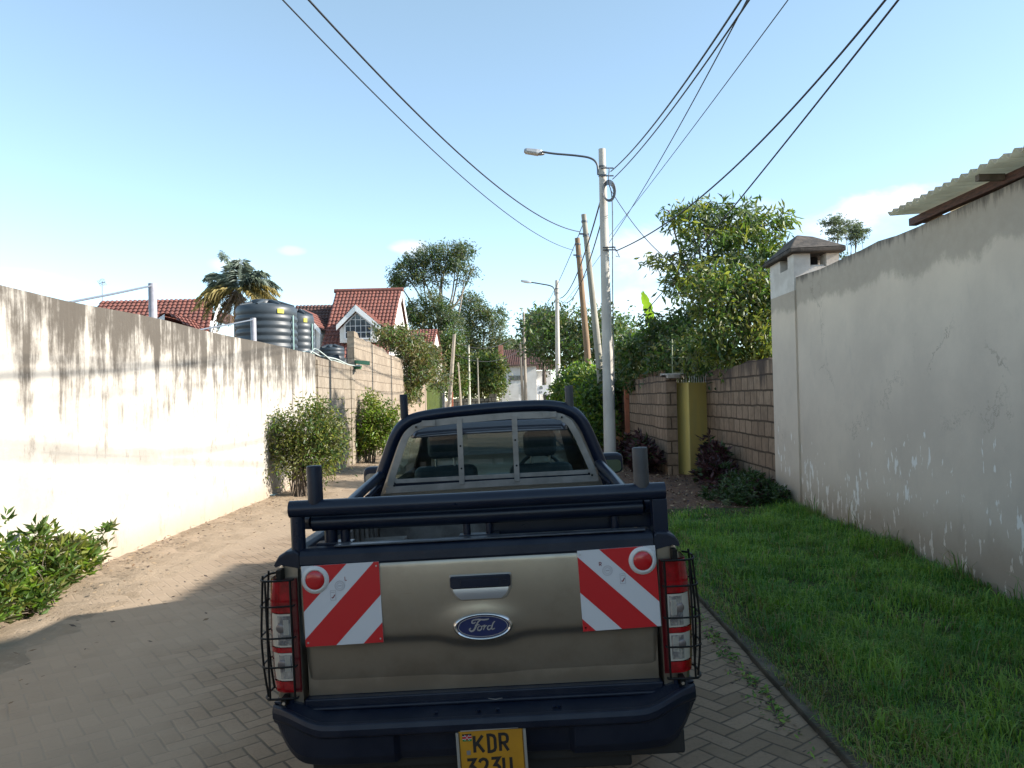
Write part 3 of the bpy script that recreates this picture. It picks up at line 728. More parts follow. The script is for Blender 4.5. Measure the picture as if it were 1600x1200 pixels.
# script lettering: F o r d
Fs = spline([(-.020, .030), (-.030, .031), (-.044, .026), (-.046, .017), (-.037, .016), (-.030, .021)], 5)
Fs2 = spline([(-.032, .029), (-.018, .031), (.004, .0285), (.022, .030), (.028, .032)], 5)
Fs3 = spline([(-.008, .029), (-.020, .020), (-.030, .002), (-.040, -.014), (-.052, -.018), (-.058, -.010), (-.052, -.004)], 5)
Fs4 = [(-.034, .0065), (-.014, .0085)]
Os = spline([(-.012, .003), (-.021, -.003), (-.023, -.013), (-.015, -.016), (-.007, -.010), (-.006, -.001)], 5, True)
Rs = spline([(-.006, .001), (.002, .002), (.008, .004), (.006, -.004), (.001, -.015)], 5)
Rs2 = spline([(.004, -.008), (.011, .001), (.018, .003)], 5)
Ds = spline([(.036, .002), (.024, .001), (.019, -.010), (.026, -.015), (.036, -.007), (.041, .006)], 5)
Ds2 = spline([(.053, .020), (.046, .014), (.040, .002), (.037, -.010), (.042, -.014), (.051, -.009)], 5)
for k, (st, wd) in enumerate(((Fs, .0055), (Fs2, .0065), (Fs3, .0075), (Fs4, .0045), (Os, .0055), (Rs, .006), (Rs2, .0045), (Ds, .0055), (Ds2, .006))):
    m_ = len(st); ws = [wd * (.55 + .45 * sin(pi * min(1, (i + .6) / m_))) for i in range(m_)]
    b.ribbon(st, ws, fy, 0, st is Os, .0004 + .00012 * k)
L_(b, 'lettering', SATIN, emb)

# striped marker boards, each with a round reflector
WHT = M('reflective_white', (.54, .55, .57), .3, coat=.4); RED = M('reflective_red', (.47, .008, .013), .3, coat=.5)
REDL = M('reflector_red', (.42, .006, .01), .25, coat=.5)
INK = M('dark_red_ink', (.18, .02, .03), .6); GREYINK = M('grey_ink', (.30, .28, .30), .6)
STROKES = {
 'K': [[(0, 0), (0, 1)], [(.62, 1), (.04, .40)], [(.20, .56), (.66, 0)]],
 'D': [[(0, 0), (.30, 0), (.52, .07), (.60, .22), (.60, .78), (.52, .93), (.30, 1), (0, 1)], [(.12, .0), (.12, 1)]],
 'R': [[(.06, 0), (.06, 1), (.38, 1), (.54, .94), (.60, .82), (.60, .66), (.54, .54), (.38, .48), (.10, .48)], [(.30, .48), (.62, 0)]],
 '3': [[(0, 1), (.58, 1), (.24, .60), (.44, .58), (.58, .46), (.60, .26), (.52, .08), (.34, 0), (.14, .02), (0, .14)]],
 '2': [[(0, .80), (.08, .94), (.28, 1), (.48, .95), (.58, .82), (.56, .64), (.40, .42), (0, 0), (.62, 0)]],
 'U': [[(0, 1), (0, .22), (.08, .07), (.28, 0), (.48, .07), (.56, .22), (.56, 1)]],
 'L': [[(0, 1), (0, 0), (.5, 0)]]}
def stroke_text(mb, txt, u, v, hgt, wscale, sw, fn, gap, h0):
    for ch in txt:
        for k, st in enumerate(STROKES[ch]):
            mb.ribbon([(u + p[0] * hgt * wscale, v + p[1] * hgt) for p in st], sw, fn, 0, False, h0 + .00015 * k)
        u += .62 * hgt * wscale + gap
def clip(poly, a, bb, c):      # keep a*u + bb*v <= c
    out = []
    for i in range(len(poly)):
        p, q = poly[i], poly[(i + 1) % len(poly)]; dp, dq = a * p[0] + bb * p[1] - c, a * q[0] + bb * q[1] - c
        if dp <= 0: out.append(p)
        if (dp < 0 < dq) or (dq < 0 < dp): t = dp / (dp - dq); out.append((p[0] + (q[0] - p[0]) * t, p[1] + (q[1] - p[1]) * t))
    return out
def marker(cx, cz, mir, rot, label, letter, bands):
    W = .168
    cr, sr = cos(rot), sin(rot)
    def fn(u, v, h): return (cx + u * cr - v * sr, -.028 - h, cz + u * sr + v * cr)
    sq = [(-W, -W * 1.03), (W, -W * 1.03), (W, W * 1.03), (-W, W * 1.03)]
    b = MB()
    b.hexa([fn(*p, 0) for p in ((-W, -W * 1.03), (W, -W * 1.03))] + [fn(*p, -.004) for p in ((W, -W * 1.03), (-W, -W * 1.03))] +
           [fn(*p, 0) for p in ((-W, W * 1.03), (W, W * 1.03))] + [fn(*p, -.004) for p in ((W, W * 1.03), (-W, W * 1.03))], 0)
    # red bands in the coordinate s = (v - mir*u): measured on the photo, corner to corner
    for lo, hi in bands:
        poly = clip(clip(sq, mir * 1.0, -1.0, -lo), -mir * 1.0, 1.0, hi)
        if len(poly) > 2:
            b.add([fn(p[0], p[1], .0006) for p in poly], [tuple(range(len(poly)))], 1)
    mk = L_(b, 'marker_board', [WHT, RED]); mk['label'] = label
    c = (-mir * (W - .058), W - .056)
    # white collar, red dome
    b = MB(); b.grid(lambda u, v: fn(c[0] + (.060 - .020 * v) * cos(2 * pi * u), c[1] + (.060 - .020 * v) * sin(2 * pi * u), .001 + .010 * sin(pi * min(1, v * 1.25) * .5) - (.004 if v > .85 else 0)), 36, 8)
    col_ = L_(b, 'collar', M('white_collar', (.55, .54, .52), .5), mk)
    b = MB(); b.grid(lambda u, v: fn(c[0] + .041 * (1 - v) * cos(2 * pi * u), c[1] + .041 * (1 - v) * sin(2 * pi * u), .008 + .010 * sqrt(max(0, 1 - (1 - v) ** 2))), 36, 8)
    L_(b, 'reflector', REDL, mk)
    b = MB(); sx = 1 if mir > 0 else -1
    lu = mir * .018 if mir > 0 else -.078
    stroke_text(b, letter, lu, W - .066, .016, 1.0, .0028, fn, .004, .001)
    su, sv = (-.006 if mir > 0 else -.044), W - .088
    for rr, ww in ((.021, .0014), (.0125, .0012)):
        b.ribbon([(su + rr * cos(2 * pi * k / 28), sv + rr * sin(2 * pi * k / 28)) for k in range(28)], ww, fn, 1, True, .001)
    for k in range(22):
        a_ = 2 * pi * k / 22; b.ribbon([(su + .0165 * cos(a_), sv + .0165 * sin(a_)), (su + .0185 * cos(a_), sv + .0185 * sin(a_))], .002, fn, 1, False, .0012)
    b.ribbon([(su - .008, sv), (su + .008, sv)], .003, fn, 1, False, .0012)
    tu, tv = (-.048 if mir > 0 else .008), W - .148
    b.ribbon([(tu, tv), (tu + .022, tv), (tu + .022, tv + .042), (tu, tv + .042)], .0014, fn, 1, True, .001)
    b.ribbon([(tu + .003, tv + .034), (tu + .018, tv + .034)], .0022, fn, 1, False, .001)
    b.ribbon(spline([(tu + .005, tv + .013), (tu + .008, tv + .010), (tu + .013, tv + .014), (tu + .018, tv + .024)], 4), .004, fn, 0, False, .0012)
    L_(b, 'lettering', [INK, GREYINK], mk)
    for pu, pv in ((-mir * -(W - .012), -W + .012), (-(W - .012), -W + .012), ((W - .012) * mir, W - .012)):
        b = MB(); b.tube([fn(pu, pv, .0), fn(pu, pv, .003)], .004, 8); L_(b, 'rivet', SATIN, mk)
marker(-.588, 1.050, 1, radians(.6), 'left board, stripes rising to the right', 'L', ((.145, .289), (-.137, .027), (-.5, -.255)))
marker(.606, 1.056, -1, radians(1.2), 'right board, stripes falling to the right', 'R', ((.10, .288), (-.174, -.021), (-.5, -.286)))

# tail lamps
LR = M('lamp_red', (.36, .005, .010), .15, coat=.5, c2=(.20, .003, .005), scale=30); LD = M('lamp_dark_red', (.085, .003, .006), .15, coat=.8)
LCm, t_, p_ = new_mat('lamp_clear'); o_ = t_.obj(); xx, yy, zz = t_.sep(o_)
rib = t_.math('SINE', t_.math('MULTIPLY', xx, 900.0)); cell = t_.noise(o_, 28, 4)
t_.put(p_.inputs['Base Color'], t_.mix(t_.step(cell, .38, .62), (.60, .58, .55), (.24, .24, .26)))
p_.inputs['Metallic'].default_value = .55; p_.inputs['Roughness'].default_value = .2; p_.inputs['Coat Weight'].default_value = 1
t_.put(p_.inputs['Normal'], t_.bump(t_.math('ADD', rib, t_.math('MULTIPLY', cell, 3)), .5, .004))
FRM = M('lamp_bezel', (.55, .52, .46), .35, .3)
def lampsec(s, z0, z1, x0, x1, yo, side=.15, n=6):
    def fn(u, v):
        z = z0 + (z1 - z0) * v; k = u * 1.35
        xo = x1 + .012 * (1 - ((z - .92) / .25) ** 2)
        if k <= 1: x = x0 + (xo - x0) * k; y = yo + .030 * max(0, k - .45) ** 2 / .3
        else: x = xo + .004; y = yo + .030 + side * (k - 1) / .35
        return (s * x, y, z)
    return fn
for s in (-1, 1):
    b = MB()
    for (z0, z1, x0, x1, yo, m) in ((.678, 1.168, .784, .902, -.012, 1), (1.045, 1.165, .812, .9, -.022, 0), (1.022, 1.0449, .812, .9, -.018, 0), (.852, .8735, .812, .9, -.020, 0), (.682, .728, .812, .9, -.020, 0)):
        b.grid(lampsec(s, z0, z1, x0, x1, yo), 16, 8, m)
    lamp = L_(b, 'tail_light', [LR, LD])
    for z0, z1 in ((.876, 1.018), (.732, .850)):
        b = MB(); b.grid(lampsec(s, z0, z1, .812, .893, -.0205), 16, 6, 0)
        b.grid(lampsec(s, z0 + .008, z1 - .008, .819, .886, -.0225, .0), 12, 6, 1)
        zc_ = (z0 + z1) / 2 + .012
        b.lathe([(.001, -.0265), (.012, -.0258), (.019, -.024), (.021, -.018)], (s * .862, 0, zc_), 16, 2, 'y')
        for k in range(6): b.box(min(s * (.826 + .004 * k), s * (.8282 + .004 * k)), max(s * (.826 + .004 * k), s * (.8282 + .004 * k)), -.0255, -.022, zc_ - .03, zc_ + .035, 0)
        L_(b, 'clear_lens', [FRM, LCm, M('bulb_grey', (.20, .17, .16), .3, .4)], lamp)
    # wire guard
    b = MB(); zs = (1.172, 1.062, .928, .805, .672); yo = -.062
    for k, z in enumerate(zs):
        bul = .935 + .012 * (1 - ((z - .92) / .25) ** 2)
        pts = [(s * .79, yo + .015, z), (s * .80, yo, z), (s * .90, yo - .004, z), (s * (bul - .012), yo + .012, z), (s * bul, yo + .045, z), (s * bul, .08, z), (s * .912, .11, z)]
        b.tube(spline(pts, 4), .0042 if k not in (0, 4) else .005, 6)
    for xx_, yy_ in ((.800, yo), (.905, yo - .004)):
        b.tube([(s * xx_, yy_, zs[0] + .002), (s * xx_, yy_, .672)], .0048, 6)
    b.tube(spline([(s * .925, yo + .030, 1.19), (s * .934, yo + .03, 1.06), (s * .942, yo + .03, .92), (s * .936, yo + .03, .78), (s * .922, yo + .03, .672)], 4), .0048, 6)
    b.tube(spline([(s * .932, .07, 1.19), (s * .942, .07, 1.06), (s * .948, .07, .92), (s * .942, .07, .78), (s * .93, .07, .672)], 4), .0048, 6)
    b.box(min(s * .838, s * .858), max(s * .838, s * .858), -.06, -.004, 1.170, 1.215); b.box(min(s * .84, s * .862), max(s * .84, s * .862), -.06, -.004, .640, .672)
    L_(b, 'light_guard', WIRE)
    b = MB(); b.tube([(s * .85, -.066, .652), (s * .85, -.056, .652)], .007, 10); L_(b, 'bolt', CHR)

# bumper
b = MB(); secs = []
xh_ = [.1, .22, .26, .355, .375, .5] + [.60 + .30 * k / 22 for k in range(23)] + [.905]
xs_ = [-q for q in xh_[::-1]] + xh_
for x in xs_:
    a_ = abs(x); c = (a_ / .905)
    yf = -.165 + .115 * max(0, (a_ - .55) / .355) ** 2.6
    q_ = min(1, max(0, (a_ - .66) / .20)); zt = .585 + .045 * q_ * q_ * (3 - 2 * q_)
    zb = .405 if a_ <= .74 else .405 + .15 * ((a_ - .74) / .165) ** 2.3
    rc = .035 if a_ < .36 else 0.0
    yb = min(.22, .08 + .0 * c)
    secs.append([(x, yb, zt + .012), (x, -.02, zt + .012), (x, yf + .045, zt - .004), (x, yf + .030, zt + .006), (x, yf + .008, zt + .002), (x, yf, zt - .018), (x, yf + .002, zt - .045), (x, yf + .014, zt - .056),
                 (x, yf + .016 + rc, zt - .062), (x, yf + .026 + rc, zb + .04 if zb + .04 < zt - .07 else zt - .072), (x, yf + .045 + rc, zb), (x, yb, zb + .01 if zb + .01 < zt else zt - .01)])
b.loft(secs, 0, False)
L_(b, 'bumper', BLK, bevel=.004)
b = MB(); b.box(-.775, .775, -.012, .06, .598, .643); b.box(-.76, .76, -.03, .0, .597, .612)
L_(b, 'sill_strip', BLK, bevel=.006)
for x in (-.20, -.02, .06, .30, .32): b = MB(); b.tube([(x, -.09, .59), (x, -.09, .596)], .009, 8); L_(b, 'bumper_bolt', BPT)
for x in (-.83, .83): b = MB(); b.tube([(x, -.02, .635), (x, -.02, .655)], .012, 8); L_(b, 'bumper_bolt', BPT)
b = MB(); b.ribbon([(.02, .618), (.05, .613), (.08, .617)], .0025, lambda u, v, h: (u, -.034 - h, v), 0, False, .0, .002); L_(b, 'staple', SATIN)
# dark boxes filling the shade under the bumper and blocking light, with axle
b = MB(); b.box(-.74, .845, -.06, .12, .355, .46); b.box(-.70, .62, -.03, .5, .30, .40); b.box(-.60, .60, .10, 4.6, .42, .82); b.box(-.66, .66, .98, 1.12, .32, .44)
L_(b, 'chassis_shade_fill', M('dark_underbody', (.014, .013, .012), .8), bevel=.01)

# number plate on two lines
PC = (.031, .438); PW, PH = .1445, .1
prot = radians(1.0)
def pf(u, v, h): return (PC[0] + u * cos(prot) - v * sin(prot), -.160 - h, PC[1] + u * sin(prot) + v * cos(prot))
b = MB(); b.hexa([pf(-PW + .012, -PH, 0), pf(PW - .012, -PH, 0), pf(PW - .012, -PH, -.008), pf(-PW + .012, -PH, -.008), pf(-PW + .012, PH, 0), pf(PW - .012, PH, 0), pf(PW - .012, PH, -.008), pf(-PW + .012, PH, -.008)])
npl = L_(b, 'number_plate', M('plate_yellow', (.46, .22, .010), .4, c2=(.38, .18, .010), scale=6))
b = MB()
for u in (-PW, PW - .011):
    b.hexa([pf(u, -PH - .01, .004), pf(u + .011, -PH - .01, .004), pf(u + .011, -PH - .01, -.01), pf(u, -PH - .01, -.01), pf(u, PH - .003, .004), pf(u + .011, PH - .003, .004), pf(u + .011, PH - .003, -.01), pf(u, PH - .003, -.01)])
b.hexa([pf(-PW + .02, PH + .001, .003), pf(PW - .03, PH + .001, .003), pf(PW - .03, PH + .001, -.01), pf(-PW + .02, PH + .001, -.01), pf(-PW + .02, PH + .006, .003), pf(PW - .03, PH + .006, .003), pf(PW - .03, PH + .006, -.01), pf(-PW + .02, PH + .006, -.01)])
L_(b, 'holder', M('worn_metal', (.30, .29, .26), .5, .4), npl)
b = MB(); stroke_text(b, 'KDR', -.070, .012, .068, .84, .0125, pf, .016, .001); stroke_text(b, '323U', -.104, -.084, .068, .80, .0125, pf, .016, .001)
PBK = M('plate_black', (.012, .01, .009), .5); L_(b, 'lettering', PBK, npl)
for u in (-PW + .0145, PW - .0145): b = MB(); b.ribbon([(u, -PH + .003), (u, PH - .003)], .002, pf, 0, False, .0008); L_(b, 'border_line', PBK, npl)
b = MB(); fx0, fx1, fz0, fz1 = -.118, -.080, .060, .090
hts = [(0, .28, 2), (.28, .34, 3), (.34, .66, 1), (.66, .72, 3), (.72, 1, 0)]
for a0, a1, m_ in hts:
    b.add([pf(fx0, fz0 + (fz1 - fz0) * a0, .0008), pf(fx1, fz0 + (fz1 - fz0) * a0, .0008), pf(fx1, fz0 + (fz1 - fz0) * a1, .0008), pf(fx0, fz0 + (fz1 - fz0) * a1, .0008)], [(0, 1, 2, 3)], m_)
fcx, fcz = (fx0 + fx1) / 2, (fz0 + fz1) / 2
b.add([pf(fcx + .007 * cos(2 * pi * k / 20), fcz + .0115 * sin(2 * pi * k / 20), .0012) for k in range(20)], [tuple(range(20))], 1)
b.ribbon([(fcx - .010, fcz - .012), (fcx + .010, fcz + .012)], .0012, pf, 3, False, .0014); b.ribbon([(fcx + .010, fcz - .012), (fcx - .010, fcz + .012)], .0012, pf, 3, False, .0015)
FLG = [M('flag_black', (.01, .01, .01), .5), M('flag_red', (.35, .01, .015), .5), M('flag_green', (.02, .17, .03), .5), M('flag_white', (.6, .6, .58), .5), M('hologram_grey', (.25, .26, .27), .3, .5)]
L_(b, 'flag', FLG[:4], npl)
b = MB(); b.add([pf(-.104, .004, .0008), pf(-.088, .004, .0008), pf(-.088, .022, .0008), pf(-.104, .022, .0008)], [(0, 1, 2, 3)], 0); L_(b, 'hologram', FLG[4], npl)

# load rack over the tailgate
b = MB()
b.tube([(-.812, .03, 1.462), (.0, .03, 1.458), (.836, .03, 1.458)], .0375, 20)
b.tube([(-.735, .115, 1.388), (.0, .115, 1.383), (.745, .115, 1.383)], .041, 20)
b.tube([(-.735, .115, 1.392), (-.78, .13, 1.392), (-.80, .20, 1.392), (-.80, .5, 1.392)], .036, 16)
b.tube([(.745, .115, 1.388), (.79, .13, 1.388), (.81, .20, 1.388), (.81, .5, 1.388)], .036, 16)
b.tube([(-.782, .035, 1.27), (-.782, .035, 1.43)], .031, 16)
b.box(.775, .840, .01, .075, 1.27, 1.425)
for x, y, r in ((-.66, .125, .030), (-.595, .125, .022), (-.045, .115, .017), (.055, .115, .015), (.62, .115, .018)): b.tube([(x, y, 1.27), (x, y, 1.37)], r, 12)
b.box(-.72, -.56, .09, .16, 1.283, 1.296); b.box(-.08, .10, .09, .15, 1.290, 1.298)
b.box(.06, .80, .17, .20, 1.28, 1.365)
L_(b, 'load_rack', BPT, bevel=.003)
for x, zt, r, y, z0 in ((-.697, 1.648, .0335, .03, 1.480), (.737, 1.652, .034, .03, 1.478), (-.559, 1.965, .027, 1.85, 1.80), (.562, 1.965, .028, 1.85, 1.80)):
    b = MB(); b.lathe([(r, 0), (r, zt - z0 - .006), (r * .93, zt - z0), (0.001, zt - z0)], (x, y, z0), 20)
    L_(b, 'stake_post', M('grey_black_sleeve', (.03, .03, .032), .55, c2=(.045, .044, .045), scale=8) if x > 0 else BLK)
# roll hoop and braces
hoop = spline([(-.80, 1.85, 1.27), (-.755, 1.85, 1.38), (-.695, 1.85, 1.53), (-.63, 1.85, 1.68), (-.56, 1.85, 1.765), (-.44, 1.85, 1.808), (-.15, 1.85, 1.832), (.15, 1.85, 1.842), (.42, 1.85, 1.835), (.56, 1.85, 1.795), (.64, 1.85, 1.715), (.705, 1.85, 1.56), (.76, 1.85, 1.40), (.80, 1.85, 1.27)], 6)
b = MB(); b.tube(hoop, .039, 18)
for s in (-1, 1):
    b.tube(spline([(s * .735, 1.84, 1.43), (s * .775, 1.45, 1.38), (s * .80, 1.0, 1.325), (s * .805, .8, 1.30)], 5), .031, 14)
    b.tube(spline([(s * .745, 1.84, 1.36), (s * .80, 1.70, 1.30)], 4), .02, 10)
    b.box(min(s * .775, s * .845), max(s * .775, s * .845), 1.80, 1.90, 1.275, 1.30); b.box(min(s * .775, s * .84), max(s * .775, s * .84), .74, .86, 1.28, 1.30)
L_(b, 'roll_hoop', BPT, bevel=.003)
# flat bar guard in front of the rear window
b = MB(); gf = lambda u, v, h: (u, 1.79 - h, v)
loop = [(-.672, 1.352), (-.660, 1.40), (-.585, 1.60), (-.545, 1.685), (-.49, 1.735), (-.41, 1.757), (-.2, 1.772), (.15, 1.782), (.42, 1.775), (.50, 1.755), (.555, 1.71), (.60, 1.62), (.680, 1.41), (.695, 1.352)]
b.ribbon(loop, .044, gf, 0, False, 0, .006)
b.ribbon([(-.70, 1.330), (.0, 1.338), (.722, 1.338)], .044, gf, 0, False, .0065, .006)
b.ribbon([(-.64, 1.398), (-.625, 1.385), (.0, 1.384), (.665, 1.382)], .028, gf, 0, False, -.004, .004)
for x in (-.188, .180): b.ribbon([(x, 1.345), (x + .004, 1.785)], .036, gf, 0, False, .014, .006)
for u, v in ((-.475, 1.742), (-.39, 1.762), (.42, 1.776), (.50, 1.755)): b.box(u - .045, u + .045, 1.775, 1.79, v - .02, v + .02) if abs(u) < .45 else b.tube([(u, 1.788, v), (u, 1.776, v)], .010, 10)
L_(b, 'window_guard', ALU, bevel=.0015)
for u, v in ((-.475, 1.742), (.50, 1.755), (-.186, 1.45), (-.185, 1.60), (.182, 1.45), (.182, 1.62), (.66, 1.372), (.68, 1.36), (-.64, 1.36)): b = MB(); b.tube([(u, 1.779, v), (u, 1.773, v)], .007, 8); L_(b, 'guard_bolt', WIRE)

# cab
N_ = 40
def outline(t):      # rear outline of the cab, a rounded trapezoid, t in 0..1
    pts = [(-.80, 1.0), (-.815, 1.18), (-.80, 1.30), (-.745, 1.46), (-.68, 1.63), (-.62, 1.74), (-.52, 1.785), (-.3, 1.803), (0, 1.81), (.3, 1.803), (.52, 1.785), (.62, 1.74), (.68, 1.63), (.745, 1.46), (.80, 1.30), (.815, 1.18), (.80, 1.0), (.4, 1.0), (0, 1.0), (-.4, 1.0)]
    return pts
def glass_outline(k=1.0):
    return [(-.70, 1.345), (-.705, 1.36), (-.69, 1.40), (-.66, 1.47), (-.61, 1.60), (-.57, 1.68), (-.50, 1.725), (-.3, 1.74), (0, 1.745), (.3, 1.74), (.50, 1.725), (.57, 1.68), (.61, 1.60), (.66, 1.47), (.69, 1.40), (.705, 1.36), (.70, 1.345), (.4, 1.335), (0, 1.333), (-.4, 1.335)]
O_, G_ = outline(0), glass_outline()
b = MB(); n = len(O_)
fr_o = [(x, 2.03 + .02 * (1 - abs(x)), z) for x, z in O_]; fr_g = [(x, 2.02 + .02 * (1 - abs(x)), z) for x, z in G_]
def front(x, z): return (x * (.96 if z > 1.3 else 1), 3.30 + max(0, 1.80 - z) * 1.35 if z > 1.15 else 3.30 + .65 * 1.35, z)
b.add(fr_o + fr_g, [(i, (i + 1) % n, n + (i + 1) % n, n + i) for i in range(n)], 0)
fo = [front(x, z) for x, z in O_]
lerp = lambda p, q, f: tuple(p[k] + (q[k] - p[k]) * f for k in range(3))
s1 = [lerp(p, q, .16) for p, q in zip(fr_o, fo)]; s2 = [lerp(p, q, .93) for p, q in zip(fr_o, fo)]
WIN = (2, 3, 4, 11, 12, 13)
for A_, B_, mid_ in ((fr_o, s1, False), (s1, s2, True), (s2, fo, False)):
    b.add(A_ + B_, [(i, n + i, n + (i + 1) % n, (i + 1) % n) for i in range(n) if i not in (16, 17, 18, 19) and not (mid_ and i in WIN)], 0, True)
WSO = [(x * .96, z) for x, z in G_]
ws = []
for x, z in WSO:
    zz_ = 1.16 + (z - 1.333) * (1.765 - 1.16) / (1.745 - 1.333)
    ws.append((x * 1.0, 3.30 + max(0, 1.80 - zz_) * 1.35 + .005, zz_))
b.add(fo + ws, [(i, n + i, n + (i + 1) % n, (i + 1) % n) for i in range(n)], 0)
L_(b, 'cab', P_)
b = MB(); b.add(fr_g, [tuple(range(n))]); 
b2 = [(x * 1.0, 2.012, z) for x, z in G_]
gl_ = car_glass('tinted_glass', (.55, .66, .66), .02, 2.2)
b = MB(); b.add(b2, [tuple(range(n - 1, -1, -1))], 0); L_(b, 'rear_window', gl_)
b = MB(); b.ribbon([p for p in G_], .030, lambda u, v, h: (u, 2.008 - h, v), 0, True, 0, .006); L_(b, 'window_seal', BLK)
b = MB(); b.add(ws, [tuple(range(n))], 0); L_(b, 'windscreen', car_glass('windscreen_glass', (.80, .86, .78), .02, .8))
# brow panel over the rear window
b = MB(); b.grid(lambda u, v: (-.535 + 1.08 * u, 1.955 + .05 * v - .012 * sin(pi * v), 1.660 + .008 * sin(pi * u) + .085 * v), 24, 8)
br = L_(b, 'window_brow', M('smoked_visor', (.055, .062, .08), .12, coat=1.0)); sm_ = br.modifiers.new('solid', 'SOLIDIFY'); sm_.thickness = .004
# side windows
for rng_ in ((2, 3, 4), (11, 12, 13)):
    ii = list(rng_) + [rng_[-1] + 1]; q_ = len(ii); b = MB(); b.add([s1[i] for i in ii] + [s2[i] for i in ii], [(i, q_ + i, q_ + i + 1, i + 1) for i in range(q_ - 1)], 0)
    L_(b, 'side_window', car_glass('side_glass', (.55, .64, .62), .02, 1.0))
# interior
FAB = M('seat_cloth', (.10, .125, .135), .8, c2=(.13, .155, .165), scale=14); DASH = M('dash_plastic', (.06, .075, .08), .5)
for sx0, hz in ((-.36, 0), (.36, -.02)):
    b = MB(); b.box(sx0 - .24, sx0 + .24, 2.42, 2.56, .95, 1.42 + hz); b.box(sx0 - .24, sx0 + .24, 2.5, 3.0, .92, 1.05)
    st = L_(b, 'seat', FAB, bevel=.06, segs=3)
    b = MB(); b.box(sx0 - .125, sx0 + .125, 2.40, 2.50, 1.475 + hz, 1.665 + hz); hr = L_(b, 'headrest', FAB, st, bevel=.045, segs=3)
    for q in (-.07, .07): b = MB(); b.tube([(sx0 + q, 2.46, 1.40), (sx0 + q, 2.46, 1.5)], .008, 8); L_(b, 'headrest_rod', SATIN, st)
b = MB(); b.box(-.74, .74, 3.45, 3.95, .98, 1.19); b.box(-.12, .14, 3.40, 3.6, 1.10, 1.24); b.box(.2, .55, 3.38, 3.6, 1.15, 1.27); L_(b, 'dashboard', DASH, bevel=.04)
b = MB(); b.grid(lambda u, v: ((lambda a_, c_: (.37 + (.185 + .016 * cos(c_)) * cos(a_), 3.25 + .016 * sin(c_) + .35 * .185 * sin(a_), 1.24 + (.185 + .016 * cos(c_)) * sin(a_) * .92))(2 * pi * u, 2 * pi * v)), 32, 8); b.box(.19, .55, 3.24, 3.27, 1.21, 1.26)
L_(b, 'steering_wheel', DASH)
b = MB(); b.prism(roundrect(-.06, .16, 1.615, 1.675, .028), 3.10, 3.135, 'y'); b.tube([(.05, 3.13, 1.66), (.05, 3.2, 1.74)], .01, 6); L_(b, 'rear_view_mirror', DASH)
b = MB(); b.box(-.76, .76, 2.10, 3.9, .84, .9); L_(b, 'cab_floor', DASH)
# nose
b = MB(); prof = [(3.9, .6), (3.9, 1.14), (4.2, 1.17), (4.7, 1.13), (5.05, 1.02), (5.13, .85), (5.13, .5), (4.7, .48), (4.0, .5)]
b.loft([[(x * 1.0, y, z - .05 * (abs(x) / .86) ** 4) for y, z in prof] for x in (-.86, -.8, -.5, 0, .5, .8, .86)], 0, True)
b.box(-.85, -.80, 1.96, 3.95, .45, 1.12); b.box(.80, .85, 1.96, 3.95, .45, 1.12)
L_(b, 'bonnet', P_)
# door mirrors
for s, x0, zc in ((-1, -1.02, 1.30), (1, .965, 1.31)):
    b = MB(); b.prism(roundrect(x0 - .105, x0 + .105, zc - .085, zc + .085, .05), 3.13, 3.25, 'y'); mr = L_(b, 'door_mirror', BPT, bevel=.02)
    b = MB(); b.tube([(x0 - s * .08, 3.2, zc - .05), (s * .80, 3.25, zc - .10)], .025, 8); L_(b, 'arm', BPT, mr)
    b = MB(); b.prism(roundrect(x0 - .085, x0 + .085, zc - .072, zc + .03, .035), 3.122, 3.128, 'y'); L_(b, 'glass', M('mirror_glass', (.75, .78, .8), .03, 1.0), mr)
# wheels
RIM = M('steel_rim', (.30, .30, .30), .4, .7)
for x, y in ((-.735, 1.05), (.735, 1.05), (-.735, 4.2), (.735, 4.2)):
    b = MB(); prof = [(.20, -.10), (.30, -.122), (.345, -.12), (.362, -.10), (.370, -.06), (.370, .06), (.362, .10), (.345, .12), (.30, .122), (.20, .10)]
    b.lathe(prof, (x, y, .372), 48, 0, 'x')
    for k in range(40):
        a_ = 2 * pi * k / 40
        for q in (-1, 1):
            c0 = np.array([x + q * .06, y + .371 * cos(a_), .372 + .371 * sin(a_)]); tv = np.array([0, -sin(a_), cos(a_)]) * .014; rv = np.array([0, cos(a_), sin(a_)]) * .006; xv = np.array([.042, 0, 0])
            sh_ = np.array([0, -sin(a_), cos(a_)]) * .010 * q
            b.hexa([c0 - xv - tv, c0 + xv - tv + sh_, c0 + xv + tv + sh_, c0 - xv + tv, c0 - xv - tv + rv, c0 + xv - tv + rv + sh_, c0 + xv + tv + rv + sh_, c0 - xv + tv + rv])
    wh = L_(b, 'wheel', RUB)
    s = 1 if x > 0 else -1
    b = MB(); b.lathe([(.205, s * -.09), (.205, s * .085), (.19, s * .09), (.16, s * .05), (.08, s * .06), (.05, s * .08), (0.001, s * .08)], (x, y, .372), 32, 0, 'x'); L_(b, 'rim', RIM, wh)
b = MB(); b.tube([(.42, .9, .42), (.45, .25, .41), (.45, .08, .40)], .03, 12); L_(b, 'exhaust', M('sooty_steel', (.10, .09, .08), .6, .6))

